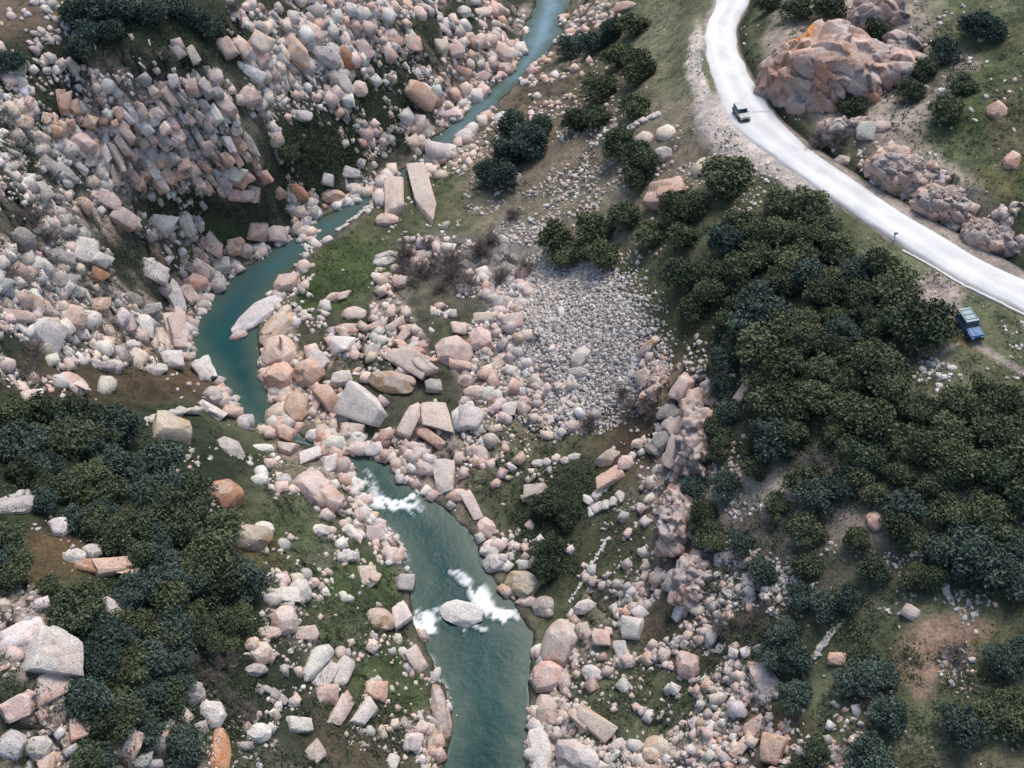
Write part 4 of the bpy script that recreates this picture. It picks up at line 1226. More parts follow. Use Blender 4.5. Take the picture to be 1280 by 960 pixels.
outcrop(852, 640, 30, 48, 3, 30, 120, .4, (.48,.42,.39), PKF, 'rock_outcrop', 'broken pale rib of rock above the grassy hollow', rot=-25)
outcrop(868, 720, 26, 34, 2.5, 31, 90, .35, (.46,.42,.40), PKF, 'rock_outcrop', 'pale crumbling rock face beside the small round bushes', rot=-25)
outcrop(822, 478, 14, 36, 2.4, 32, 60, .35, (.48,.40,.36), PKF, 'rock_outcrop', 'narrow tan rib of rock at the edge of the scree', rot=-30)

# the jointed cliff: columns of granite, each joint-bounded block a part of it
def jointed_cliff():
    poly = [(22,132),(60,128),(125,138),(160,140),(175,118),(215,100),(262,88),(288,120),(312,165),(340,215),(330,232),(250,238),(150,232),(120,215),(55,165),(20,160)]
    p0, _, _ = ground([(180, 225)])
    root = bpy.data.objects.new('jointed_cliff', None); COL.objects.link(root); root.location = p0[0]
    tag(root, 'long jointed granite cliff of tilted pink and grey columns with an orange brow', 'cliff')
    r = np.random.default_rng(5)
    pts = []
    e1 = np.array([math.cos(math.radians(58)), math.sin(math.radians(58))]); e2 = np.array([-e1[1], e1[0]])
    for a in np.arange(-30, 30):
        off = r.uniform(0, 22)
        for b in np.arange(-16, 16):
            q = np.array([180, 170]) + e2 * a * 13.5 + e1 * (b * 24.5 + off) + r.normal(0, 4, 2)
            if in_poly(np.array([q[0]]), np.array([q[1]]), poly)[0]: pts.append(q)
    pts = np.array(pts)[:100]
    Pp, n_, d_ = ground(pts)
    turn = np.where(pts[:, 0] < 150, 82 - (pts[:, 0] * .0), 58) + r.normal(0, 8, len(pts))
    X1, Y1, Z1, A1, B1, mp = rock_frame(Pp, n_, turn, 8 + 15 * r.random(len(pts)) ** 1.5, r.uniform(5, 10.5, len(pts)), d_, .35)
    for i in range(len(pts)):
        u_, v_ = pts[i]
        orange = (v_ < 165 and u_ < 165) or (v_ > 200 and u_ > 150)
        cc = 'o' if (orange and r.random() < .7) else r.choice(['p', 'p', 'w', 'g', 'p'])
        hh = B1[i] * r.uniform(1.0, 1.5)
        me = rock_mesh('block', 3, 4000 + i, X1[i], Y1[i], Z1[i], A1[i], B1[i], hh, ROCKCOL[cc], FRESH[cc], .35, 'block', .05, int(r.integers(0, 3)))
        o = link('block', me, ROCK, parent=root, loc=Pp[i] - p0[0] + Z1[i] * hh * .25)
jointed_cliff()

# ------------------------------------------------------------------ loose small stones (uncountable)
def scatter(zones, sub, name, label, jitter=.0):
    UV, S, AN, AS, CC = [], [], [], [], []
    for poly, n, smin, smax, ang0, asp, cols in zones:
        pp = np.array(poly, float); lo, hi = pp.min(0), pp.max(0)
        q = rng.uniform(lo, hi, (int(n * 2.6), 2)); q = q[in_poly(q[:, 0], q[:, 1], poly)][:n]; q = q + rng.normal(0, min(13, .1 * float((hi - lo).min())), q.shape)
        s_ = smin + (smax - smin) * rng.random(len(q)) ** 2.2
        UV.append(q); S.append(s_); AN.append(rng.normal(ang0, 15, len(q)) if ang0 is not None else rng.uniform(0, 180, len(q)))
        AS.append(rng.uniform(.5, 1.0, len(q)) ** asp); CC.append([cols[k_] for k_ in rng.integers(0, len(cols), len(q))])
    UV = np.vstack(UV); S = np.concatenate(S); AN = np.concatenate(AN); AS = np.concatenate(AS); CC = sum(CC, [])
    # keep clear of green patches, water, road and the car
    keep = np.ones(len(UV), bool)
    for cx, cy, rx_, ry_, rot, pr in ((400,188,52,50,0,.8),(270,256,88,20,0,.8),(480,112,42,50,20,.75),(428,332,50,34,-30,.985),(398,368,26,16,-30,.9),(200,55,120,45,0,.9),(170,482,90,26,0,.85),(800,880,66,48,-10,.85),(795,680,34,60,50,.75),(700,670,50,70,20,.85),(1250,410,60,30,10,.6),(830,50,50,70,20,.9),(300,282,60,20,0,.7),(490,860,44,70,60,.6),(440,760,40,60,40,.7),(360,660,50,40,40,.6)):
        a = math.radians(rot); c, s = math.cos(a), math.sin(a); dx, dy = UV[:, 0] - cx, UV[:, 1] - cy
        q = np.hypot((dx * c + dy * s) / rx_, (-dx * s + dy * c) / ry_)
        keep &= ~((q < 1) & (rng.random(len(UV)) < pr))
    p, n, d = ground(UV)
    dr_ = sample(d_riv, p[:, 0], p[:, 1]); drd = sample(d_road - hw, p[:, 0], p[:, 1])
    m_ = d / F
    pin = np.zeros(len(UV), bool)
    for pz in PINCH: pin |= in_poly(UV[:, 0], UV[:, 1], pz[0])
    keep &= ((dr_ > -.8 + S * m_ * .5) | pin) & (drd > S * m_ + .3) & (np.hypot(p[:, 0] - cxy[0], p[:, 1] - cxy[1]) > 4.5)
    bd = sample(bed, p[:, 0], p[:, 1]); na = sample(nA, p[:, 0], p[:, 1])
    keep &= rng.random(len(p)) > .30 * bd
    scree_ = np.hypot((UV[:, 0] - 725) / 120, (UV[:, 1] - 425) / 120) < 1
    keep &= scree_ | (fbm(p[:, 0] / 5, p[:, 1] / 5, seed=61, octs=3) - .95 * smooth(-.12, .22, na) * (1 - bd) + rng.uniform(-.3, .3, len(p)) > -.22)
    p, n, d, S, AN, AS = p[keep], n[keep], d[keep], S[keep], AN[keep], AS[keep]; CC = [c for c, k_ in zip(CC, keep) if k_]
    x, y, z, A1, B1, mp = rock_frame(p, n, AN, S, S * AS, d, .6)
    Hh = np.minimum(A1, B1) * rng.uniform(.6, 1.0, len(A1))
    n_ = len(A1); K_ = 36
    base = np.array([ROCKCOL[c] for c in CC]) * (1 + rng.normal(0, .12, (n_, 1))) * (1 + rng.normal(0, .03, (n_, 3)))
    pk = rng.integers(0, K_, n_)
    VV, FF, CV, o_ = [], [], [], 0
    for k_ in range(K_):
        pv, pf, _, _ = stone(['block', 'block', 'shard', 'block', 'boulder', 'block'][k_ % 6], sub, 7000 + k_)
        i_ = np.nonzero(pk == k_)[0]; nv = len(pv)
        W = pv[None, :, 0:1] * (A1[i_, None, None] * x[i_, None]) + pv[None, :, 1:2] * (B1[i_, None, None] * y[i_, None]) + pv[None, :, 2:3] * (Hh[i_, None, None] * z[i_, None]) + (p[i_] + z[i_] * (Hh[i_] * .05)[:, None])[:, None]
        VV.append(W.reshape(-1, 3)); FF.append((pf[None] + (np.arange(len(i_)) * nv)[:, None, None]).reshape(-1, 3) + o_); o_ += nv * len(i_)
        CV.append(np.repeat(base[i_, None], nv, 1).reshape(-1, 3).clip(.05, .85))
    me = mesh_from(name, np.vstack(VV), np.vstack(FF), np.vstack(CV), False)
    return tag(link(name, me, ROCK), label, kind='stuff')
Bx = []
for i, r in enumerate(extra):
    Bx.append(([(r['u'] - 2, r['v'] - 2), (r['u'] + 2, r['v'] - 2), (r['u'] + 2, r['v'] + 2), (r['u'] - 2, r['v'] + 2)], 1, r['A'], r['A'] + .1, r['ang'], 1, [r['c']]))
def bankzones(line, sgn, n, a, b_, wid):
    return [([(line[i][0] - sgn * 2, line[i][1]), (line[i + 1][0] - sgn * 2, line[i + 1][1]), (line[i + 1][0] + sgn * wid, line[i + 1][1] - 4), (line[i][0] + sgn * wid, line[i][1] - 4)], n, a, b_, None, 1, 'wwppgo') for i in range(2, len(line) - 2)]
 
PINCH = [([(335,528),(350,505),(440,552),(432,578),(380,572)], 75, 5, 15, None, 1, 'wwppo'), ([(530,200),(545,180),(560,186),(545,212),(500,236),(480,240),(480,226)], 40, 4, 10, None, 1, 'wwp'), ([(372,300),(395,285),(410,300),(385,318)], 12, 4, 9, None, 1, 'wp')]
stuffA = Bx + PINCH + bankzones(RIVER_L, -1, 20, 3, 11, 16) + bankzones(RIVER_R, 1, 22, 3, 11, 20) + [
 (Z_LEFT, 2600, 3.5, 12.5, 57, 3.4, 'wwppwppwog'),
 (Z_LEFT, 4200, 2.4, 7, 57, 1.4, 'wwppggpwod'),
 ([(0,300),(60,220),(200,230),(330,250),(250,380),(240,470),(0,485)], 500, 3.5, 13, 50, 2.4, 'wwpwgp'),
 ([(400,0),(660,0),(640,90),(600,120),(520,180),(440,160),(380,80)], 700, 3.0, 12, 60, 1.6, 'wwppo'),
 ([(0,120),(120,210),(160,300),(220,400),(120,480),(0,400)], 420, 3.5, 13, 48, 3, 'gwgpwd'),
 (Z_BAR, 2000, 3.0, 10, None, 1, 'wwpppotg'),
 (Z_SLOPE, 2800, 3.0, 9, -50, 1.1, 'wwppppgo'),
 (Z_LBANK, 650, 3.0, 10, 50, 1, 'wwppg'),
 ([(1280,380),(1500,450),(1500,1000),(1280,1000)], 400, 3, 9, None, 1, 'wpg'),
 ([(-220,60),(0,100),(0,480),(-220,480)], 900, 3, 11, 50, 1.5, 'wpg'),
 ([(-220,640),(0,700),(0,1060),(-220,1060)], 300, 3, 11, None, 1, 'wpg'),
 ([(1290,150),(1450,250),(1450,380),(1290,320)], 200, 3, 8, None, 1, 'wpp'),
 (Z_CORNER, 260, 4, 14, None, 1, 'wpogg'),
 (Z_RIB, 500, 3.0, 8, -50, 1, 'ppwpo'),
 (Z_BANK, 420, 3.0, 8, None, 1, 'wppo'),
 ([(415,570),(520,700),(560,850),(570,960),(530,960),(500,800),(440,660)], 420, 3, 8, 60, 1, 'wwpp'),
 ([(600,640),(650,700),(700,780),(760,740),(680,660),(640,600)], 380, 3, 9, None, 1, 'wwpp'),
 ([(1130,700),(1260,760),(1260,860),(1140,880)], 160, 2.5, 6, None, 1, 'wpo'),
 ([(1150,440),(1200,460),(1190,520),(1150,510)], 60, 2.5, 5, None, 1, 'w'),
 ([(1140,0),(1280,0),(1280,200),(1180,160)], 120, 2.5, 5, None, 1, 'wpg'),
 ([(940,850),(1080,900),(1080,960),(920,960)], 260, 3, 8, -50, 1, 'wpoog'),
 ([(0,0),(150,0),(110,60),(0,110)], 260, 3, 8, 40, 1, 'wpg'),
 ([(180,60),(330,20),(400,60),(330,140),(180,110)], 420, 4, 12, 60, 1.6, 'ggwpp')]
scatter(stuffA, 1, 'stone_rubble', 'countless small pink and grey stones filling the gorge sides')
stuffB = [
 ([(-260,-60),(1540,-60),(1540,1100),(-260,1100)], 14000, 1.1, 3.4, None, .8, 'wwpgt'),
 (Z_CORNER, 500, 1.4, 4, None, 1, 'wpg'), ([(150,560),(330,560),(430,960),(150,960)], 900, 1.2, 3.6, None, 1, 'wpg'),
 (Z_SCREE, 7500, 1.1, 3.0, None, .7, 'wgggdggw'),
 ([(620,300),(760,260),(800,420),(690,440),(630,400)], 1500, 1.2, 3.0, None, .8, 'wggp'),
 ([(600,310),(700,280),(780,320),(850,430),(830,520),(740,560),(650,560),(600,460)], 4500, 1.0, 2.8, None, .8, 'wgggdp'),
 (Z_HILL, 1500, 1.2, 3.2, None, .8, 'wwgt'),
 ([(640,120),(760,60),(860,200),(700,300),(620,200)], 900, 1.2, 3, None, .8, 'wtp'),
 ([(840,160),(900,170),(990,230),(900,300),(820,280)], 600, 1.2, 3.2, None, .8, 'wtp'),
 (Z_SLOPE, 3000, 1.3, 3.6, None, 1, 'wwppg'), (Z_BAR, 2500, 1.4, 3.4, None, 1, 'wwppg'), (Z_LEFT, 4500, 1.5, 3.8, 50, 1, 'wwpgg'), (Z_LBANK, 900, 1.4, 3.5, None, 1, 'wwpg'),
 ([(870,590),(960,600),(1110,600),(1160,690),(1100,700),(960,760),(880,740)], 3400, 1.4, 3.8, None, .8, 'wwpg'),
 ([(900,420),(960,470),(930,600),(880,620),(880,480)], 700, 1.4, 3.6, None, .8, 'wpt'),
 ([(1180,600),(1280,640),(1280,700),(1180,680)], 500, 1.3, 3, None, .8, 'wwt'),
 ([(1220,400),(1280,410),(1280,440),(1230,430)], 120, 1.2, 3, None, .8, 'wwp'),
 ([(1120,700),(1280,740),(1260,880),(1120,860)], 700, 1.3, 3, None, .8, 'wpo'),
 ([(1080,180),(1280,260),(1280,350),(1160,290)], 1200, 1.5, 4, None, .8, 'pwpo'),
 ([(530,190),(620,110),(720,0),(740,20),(640,150),(560,220)], 900, 1.5, 3.6, None, .8, 'wwp'),
 ([(230,380),(300,340),(520,190),(540,210),(330,330),(260,460)], 900, 1.5, 3.6, None, .8, 'wwp')]
scatter(stuffB, 1, 'scree_gravel', 'fine pale scree and gravel strewn over the slopes', .06)
# ------------------------------------------------------------------ trees and bushes
def leaf_quads(P, size, r, outward=None):
    n = len(P)
    a = r.normal(0, 1, (n, 3))
    if outward is not None: a = a * 1.0 + outward * .45 + np.array([0, 0, .25])
    a /= np.linalg.norm(a, axis=1)[:, None]
    b = np.cross(a, r.normal(0, 1, (n, 3))); b /= np.linalg.norm(b, axis=1)[:, None]
    c = np.cross(a, b)
    s = size * r.uniform(.6, 1.3, n)[:, None]
    V = np.stack([P - b * s, P - c * s * .55, P + b * s, P + c * s * .55], 1).reshape(-1, 3)
    return V, np.arange(n * 4).reshape(-1, 4)
def crown_mesh(seed, squash, open_=0.0, nleaf=5400, size=.142):
    """about 2.5 m in radius: overlapping clumps of leaves round the limbs, uneven outline, gaps"""
    r = np.random.default_rng(seed)
    k = r.integers(16, 26)
    ctr = r.normal(0, 1, (k, 3)); ctr /= np.linalg.norm(ctr, axis=1)[:, None]
    ctr *= r.uniform(.5, 1.75, k)[:, None]; ctr[:, 2] = np.abs(ctr[:, 2]) * squash + .9
    ctr[0] = (0, 0, 1.1)
    rad = r.uniform(.4, 1.05, k); rad[0] = 1.5
    w = rad ** 2; w /= w.sum()
    which = r.choice(k, nleaf, p=w)
    d = r.normal(0, 1, (nleaf, 3)); d /= np.linalg.norm(d, axis=1)[:, None]
    d[:, 2] = np.where(d[:, 2] < -.35, -d[:, 2], d[:, 2])
    sub = fbm(d[:, 0] * 2.2 + which * 3.7, d[:, 1] * 2.2, d[:, 2] * 2.2, octs=2, seed=seed)
    rr = rad[which] * (r.uniform(.15, 1.15, nleaf) ** .5) * (1 + .5 * sub)
    P = ctr[which] + d * rr[:, None] * np.array([1, 1, .85])
    keep = (P[:, 2] > .15) & (sub > -.5 + open_ * .45)
    P, d, which = P[keep], d[keep], which[keep]
    V, Fc = leaf_quads(P, size, r, d)
    tone = (.18 + .55 * (r.random(k)[which]) + r.normal(0, .17, len(P))).clip(0, 1)
    return mesh_from('crown', V, Fc, np.repeat(tone, 4)[:, None].repeat(3, 1))
def tube(pts, radii, seg=6):
    V, Fc = [], []
    pts = np.array(pts, float)
    for i, p in enumerate(pts):
        t = pts[min(i + 1, len(pts) - 1)] - pts[max(i - 1, 0)]; t /= np.linalg.norm(t)
        a = np.cross(t, (0.3, 1, .2)); a /= np.linalg.norm(a); b = np.cross(t, a)
        for k in range(seg):
            g = 2 * math.pi * k / seg; V.append(p + radii[i] * (math.cos(g) * a + math.sin(g) * b))
    for i in range(len(pts) - 1):
        for k in range(seg):
            k2 = (k + 1) % seg; Fc.append((i * seg + k, i * seg + k2, (i + 1) * seg + k2, (i + 1) * seg + k))
    return np.array(V), np.array(Fc)
def merge(parts):
    V, Fc, o = [], [], 0
    for v, f in parts: V.append(v); Fc.append(f + o); o += len(v)
    return np.vstack(V), np.vstack(Fc)
def trunk_mesh(seed, limbs=5, spread=1.3):
    r = np.random.default_rng(seed); parts = []
    parts.append(tube([(0, 0, -.8), (.05, 0, .1), (.1, .05, .7), (.05, .1, 1.3)], [.24, .19, .15, .1]))
    for k in range(limbs):
        g = 2 * math.pi * k / limbs + r.uniform(-.4, .4); l = r.uniform(.8, 1.2) * spread
        e = np.array([math.cos(g) * l, math.sin(g) * l, r.uniform(1.2, 2.1)])
        m = e * .5 + r.normal(0, .12, 3); parts.append(tube([(.08, .04, .45 + .1 * k), m, e], [.1, .07, .03]))
    return mesh_from('trunk', *merge(parts), None, True)
def twig_mesh(seed):
    r = np.random.default_rng(seed); parts = []
    for k in range(60):
        g = r.uniform(0, 2 * math.pi); el = r.uniform(.35, 1.4); l = r.uniform(1.2, 2.3)
        d = np.array([math.cos(g) * math.cos(el), math.sin(g) * math.cos(el), math.sin(el)])
        a = d * l * .35 + r.normal(0, .08, 3); b = d * l + r.normal(0, .2, 3)
        parts.append(tube([(0, 0, 0), a, b], [.035, .025, .008], 3))
        for j in range(9):
            s = a + (b - a) * r.uniform(.1, 1); e = s + d * r.uniform(.2, .6) + r.normal(0, .35, 3); e[2] = max(e[2], .1)
            parts.append(tube([s, (s + e) / 2 + r.normal(0, .03, 3), e], [.018, .014, .005], 3))
    V, Fc = merge(parts)
    tone = np.repeat(r.uniform(.2, .9, len(V) // 9 + 1), 9)[:len(V)]
    return mesh_from('twigs', V, Fc, tone[:, None].repeat(3, 1))
CROWNS = [crown_mesh(100 + k, [.9, .7, 1.05, .8][k % 4], open_=[0, .25, .5][k % 3]) for k in range(14)]
TRUNKS = [trunk_mesh(200 + k) for k in range(5)]
for t_ in TRUNKS: t_.materials.append(BARK)
TWIGS = [twig_mesh(300 + k) for k in range(4)]
STEMS = trunk_mesh(250, 4, .8); STEMS.materials.append(BARK)

TR = """0 280 60 52 b
0 375 40 52 b
0 470 35 50 b
0 555 45 52 b
0 640 28 50 b
0 705 60 46 b
0 765 95 44 b
0 325 118 46 b
0 245 135 42 b
0 300 178 44 b
0 415 112 44 b
0 430 195 34 d
0 520 108 40 d
0 780 25 40 b
0 905 30 40 b
0 60 225 46 b
0 112 275 40 b
0 40 285 40 b
0 300 300 34 b
0 372 318 32 b
0 432 350 26 b
0 560 262 32 b
0 645 258 28 d
0 25 545 40 b
0 45 625 36 b
0 35 720 40 b
0 70 770 34 t
0 15 860 40 b
0 20 400 30 t
0 1215 90 28 b
0 740 190 30 t
0 850 20 34 t
0 600 190 24 t
0 950 650 38 d
0 1040 560 44 d
0 1110 590 40 d
0 1000 700 26 d
0 330 640 30 d
0 590 700 30 d
0 480 480 20 t
1 822 282 34 o
1 860 170 44 b
1 930 160 48 b
1 1000 115 46 b
1 1085 95 50 o
1 1020 215 52 o
1 930 240 40 o
1 965 320 58 o
1 1090 265 54 o
1 1180 300 40 o
1 1235 300 42 d
1 872 448 46 d
1 950 425 50 d
1 1080 395 50 o
1 1118 345 26 d
1 1020 535 56 d
1 1100 580 52 d
1 1085 645 46 d
1 972 660 32 d
1 645 470 56 b
1 705 525 62 b
1 620 560 54 b
1 560 640 46 b
1 600 650 50 b
1 728 400 40 b
1 500 620 42 d
1 556 740 34 b
1 480 555 34 d
1 800 870 64 o
1 830 920 50 o
1 940 830 60 o
1 900 900 50 o
1 1050 780 54 o
1 975 930 56 o
1 1140 850 54 o
1 1232 760 56 o
1 1265 860 50 o
1 250 960 50 t
1 330 880 40 t
1 560 860 46 t
1 640 770 40 t
1 740 460 44 b
1 1180 20 30 d
1 270 285 36 d
1 60 400 36 d
1 130 440 40 d
1 90 500 34 d
1 190 250 30 d
1 20 100 26 d
2 10 310 38 d
2 190 645 82 o
2 60 765 56 o
2 130 720 30 o
2 250 805 56 o
2 380 730 56 o
2 320 850 58 o
2 500 745 58 o
2 545 835 52 o
2 455 850 54 o
2 590 900 56 o
2 268 112 34 b
2 242 125 30 b
2 275 55 34 b
2 345 20 44 d
2 445 40 52 d
2 555 28 56 d
2 290 220 24 b
2 650 92 28 d
2 735 135 44 d
2 855 100 30 d
2 905 190 40 b
2 975 185 50 b
2 905 260 44 d
2 870 330 44 d
2 1055 305 46 d
2 1100 110 54 b
2 1165 115 44 b
2 985 400 56 o
2 1015 500 36 d
2 1095 240 36 d
2 650 388 50 d
2 780 395 34 d
2 1210 285 40 b
2 1265 325 34 b
2 1270 560 34 b
2 530 515 46 t
2 600 505 44 t
2 648 600 30 d
2 735 690 26 o
2 1225 20 34 b
2 1120 60 30 t
5 40 70 56 d
5 130 130 52 d
5 70 190 50 d
5 30 235 40 d
5 160 45 46 d
5 235 95 50 d
5 235 170 46 d
5 195 245 46 d
5 235 290 44 d
5 200 370 46 b
5 240 420 40 b
5 185 460 44 b
5 205 555 46 b
5 160 620 44 d
5 108 392 30 d
5 170 290 34 d
5 300 685 44 d
5 170 700 44 o
5 190 820 54 b
5 80 820 48 b
5 120 920 46 o
5 290 765 44 o
5 375 900 48 o
5 520 860 56 b
5 610 830 54 b
5 830 895 64 b
5 1000 910 56 o
5 940 830 50 o
5 870 350 50 t
5 800 380 36 t
5 520 740 60 t
5 440 640 50 o
5 390 770 40 o
8 110 42 46 o
8 140 110 46 o
8 245 130 50 b
8 205 195 34 o
8 325 225 54 b
8 350 90 26 b
8 480 85 66 o
8 480 215 52 d
8 470 330 50 b
8 555 355 52 b
8 640 330 50 b
8 740 335 44 b
8 830 372 32 b
8 665 120 46 o
8 640 220 40 b
8 820 65 62 d
8 730 225 52 d
8 800 250 44 o
8 870 265 46 o
8 930 260 52 d
8 950 165 56 b
8 1050 90 50 b
8 1235 140 54 b
8 1180 240 44 b
8 1240 250 62 b
8 400 460 50 b
8 375 390 32 b
8 440 560 54 b
8 445 675 54 b
8 520 600 40 b
8 580 620 42 b
8 655 620 56 b
8 740 600 54 b
8 700 505 44 b
8 770 455 36 b
8 870 520 34 b
8 640 520 36 b
8 780 745 60 b
8 840 720 44 b
8 735 700 44 t
8 480 820 42 b
8 455 775 26 t
8 700 905 62 b
8 770 880 40 b
8 620 885 40 t
8 930 655 44 b
8 1030 790 72 b
8 960 740 40 b
8 1030 525 52 t
8 1200 560 62 b
8 1260 520 50 b
8 1160 740 60 o
8 1240 780 62 o
8 1215 710 52 o
8 1100 625 34 b
8 340 450 30 t
8 280 420 34 t
8 1270 620 44 b
8 1180 430 24 b
4 560 640 20 d
4 640 850 40 d
4 760 900 50 d
4 840 930 46 d
4 800 690 30 d
4 480 750 30 d
4 520 780 30 d
4 1180 420 44 o
4 1235 480 34 d
4 1150 390 34 d
4 920 600 40 t
4 1040 490 36 t
4 300 50 50 t
4 420 60 50 t
4 690 30 40 t
7 690 100 40 d
7 760 60 44 d
7 780 150 50 d
7 760 230 46 d
7 800 290 40 d
7 830 200 34 d
7 30 440 36 d
7 110 560 40 d
7 190 620 34 d
7 60 500 30 d
6 1240 480 36 d
7 870 620 30 d
7 790 880 34 d
3 150 120 40 t
3 120 420 46 t
3 560 60 20 d
3 40 350 40 b
4 350 20 44 t
4 480 90 46 t
4 250 -20 50 t
4 600 60 44 t
4 380 110 36 t
1 420 930 48 t
1 520 900 46 t
0 130 780 50 t
0 180 860 44 t
0 60 900 46 t
3 30 60 44 t
3 130 330 50 t
6 760 620 50 t
6 820 560 46 t
6 700 560 46 t
6 900 740 46 t
6 560 420 50 t
6 640 380 46 t
6 830 700 50 t
0 520 380 36 t
0 330 560 30 t
4 1080 530 44 t
4 1150 560 36 t
5 150 500 36 t
8 300 400 40 t
8 180 430 44 t"""
trees = []
for line in TR.split('\n'):
    t_, x_, y_, r_, k_ = line.split()
    ox, oy = TILE[int(t_)]
    trees.append([ox + float(x_) / ZS, oy + float(y_) / ZS, float(r_) / ZS, k_])
# the two closed stands: crowns shoulder to shoulder, kept off the rocks that stand in them
def fill(poly, rmin, rmax, kinds, n, sep, avoid_rocks=True):
    lo, hi = np.array(poly).min(0), np.array(poly).max(0); got = 0
    for _ in range(6000):
        if got >= n: break
        q = rng.uniform(lo, hi)
        if not in_poly(np.array([q[0]]), np.array([q[1]]), poly)[0]: continue
        r_ = rng.uniform(rmin, rmax)
        if any(math.hypot(q[0] - t[0], q[1] - t[1]) < sep * (r_ + t[2]) for t in trees): continue
        if avoid_rocks and any(math.hypot(q[0] - k_['u'], q[1] - k_['v']) < r_ * .55 + (k_['A'] + k_['B']) * .5 for k_ in rocks): continue
        trees.append([q[0], q[1], r_, kinds[rng.integers(len(kinds))]]); got += 1
fill([(900,300),(960,265),(1010,285),(1060,330),(1125,345),(1158,400),(1150,440),(1165,500),(1245,478),(1280,500),(1280,690),(1200,690),(1150,660),(1080,625),(1010,610),(945,590),(930,520),(945,470),(915,400),(880,380)], 14, 31, 'ooododbo', 72, .55, False)
fill([(0,520),(60,505),(160,512),(168,556),(250,590),(290,640),(285,700),(325,745),(300,800),(255,860),(240,930),(205,960),(90,950),(110,860),(130,780),(60,740),(0,745)], 14, 27, 'bbdbbdo', 95, .43)
fill([(960,700),(1120,690),(1290,620),(1290,800),(1280,980),(1100,960),(960,960),(940,860)], 9, 17, 'bbdo', 34, .62, False)
for q in ((60, 520, 22), (105, 525, 24), (140, 530, 22), (80, 545, 22), (125, 550, 22)): trees.append([*q, 'd'])
out_ = [(1310, 520, 24, 'o'), (1345, 480, 22, 'o'), (1330, 570, 25, 'o'), (1375, 540, 22, 'd'), (1320, 640, 24, 'b'), (1370, 610, 24, 'o'), (1420, 580, 22, 'o'), (1350, 700, 24, 'b'), (1310, 770, 22, 'o'), (1400, 660, 24, 'd'), (-30, 540, 24, 'b'), (-70, 580, 25, 'b'), (-40, 620, 24, 'd'), (-100, 640, 24, 'b'), (-50, 700, 24, 'b'), (-40, 240, 22, 'b'), (1320, 100, 22, 'b'), (1350, 200, 22, 'd')]
trees += [list(t) for t in out_]
def tfree(t):
    return not any(k_['lab'] and math.hypot(t[0] - k_['u'], t[1] - k_['v']) < k_['B'] * .8 for k_ in rocks)
trees = [t for t in trees if tfree(t) and math.hypot(t[0] - car_uv[0], t[1] - car_uv[1]) > 38]
for t in trees: t[2] *= 1.12
trees.sort(key=lambda t: -t[2])
trees = [t for t in trees if t[3] != 't'][:300] + [t for t in trees if t[3] == 't']
print('TREES', len(trees))
KW = {'o': 'olive green bush', 'b': 'blue green bush', 'd': 'dark green bush', 't': 'bare grey twiggy shrub'}
def tlook(t): return ('large ' if t[2] > 18.5 else ('medium ' if t[2] > 14 else 'small ')) + KW[t[3]]
tl = give_labels([(t[0], t[1], tlook(t)) for t in trees])
tp, tn, td = ground(np.array([(t[0], t[1] + t[2] * .45) for t in trees]))
def crown_variant(k, kind, cache={}):
    if (k, kind) not in cache:
        me = (TWIGS[k % 4] if kind == 't' else CROWNS[k]).copy(); me.materials.append(LEAF['twig' if kind == 't' else {'o': 'olive', 'b': 'blue', 'd': 'dark'}[kind]])
        cache[(k, kind)] = me
    return cache[(k, kind)]
for i, (u_, v_, r_, kd) in enumerate(trees):
    twig = kd == 't'
    rad = r_ * td[i] / F
    root = bpy.data.objects.new('bare_shrub' if twig else 'evergreen_bush', None); COL.objects.link(root)
    # stand it so that its crown, not its foot, is where the photograph shows it
    root.location = tp[i] - np.array([0, 0, .25])
    root.rotation_euler = (0, 0, rng.uniform(0, 6.28))
    s = rad / 1.72
    root.scale = (s * rng.uniform(.92, 1.1), s * rng.uniform(.92, 1.1), s * rng.uniform(.8, 1.05))
    tag(root, tl[i], 'shrub' if twig else 'bush', 'bare twiggy shrubs among the rocks' if twig else 'evergreen bushes on the gorge sides')
    link('stem' if twig else 'trunk', STEMS if twig else TRUNKS[i % 5], parent=root)
    link('twigs' if twig else 'crown', crown_variant(int(rng.integers(14)), kd), parent=root)

# ------------------------------------------------------------------ low scrub and grass tufts (uncountable)
def scrub(name, label, zones, mat, size):
    Pl, Tn = [], []
    for poly, n, k_, h_ in zones:
        pp = np.array(poly, float); lo, hi = pp.min(0), pp.max(0)
        q = rng.uniform(lo, hi, (n * 3, 2)); q = q[in_poly(q[:, 0], q[:, 1], poly)][:n]
        p, n_, d = ground(q)
        dr_ = sample(d_riv, p[:, 0], p[:, 1]); drd = sample(d_road - hw, p[:, 0], p[:, 1])
        nz = fbm(p[:, 0] / 3.5, p[:, 1] / 3.5, seed=66, octs=3)
        ok = (dr_ > 1) & (drd > 1.0) & (nz + rng.uniform(-.3, .3, len(p)) > -.05) & (np.hypot(p[:, 0] - cxy[0], p[:, 1] - cxy[1]) > 4)
        p = p[ok]; nz = nz[ok]
        m = len(p)
        rr = rng.uniform(.25, .75, m) * h_
        off = rng.normal(0, 1, (m, k_, 3)) * rr[:, None, None] * np.array([.8, .8, .45]); off[:, :, 2] = np.abs(off[:, :, 2])
        Pl.append((p[:, None] + off).reshape(-1, 3)); Tn.append(np.repeat(.3 + .5 * rng.random(m), k_))
    Pl = np.vstack(Pl); Tn = np.concatenate(Tn)
    V, Fc = leaf_quads(Pl, size, rng)
    tone = (Tn + rng.normal(0, .12, len(Tn))).clip(0, 1)
    return tag(link(name, mesh_from(name, V, Fc, np.repeat(tone, 4)[:, None].repeat(3, 1)), mat), label, kind='stuff')
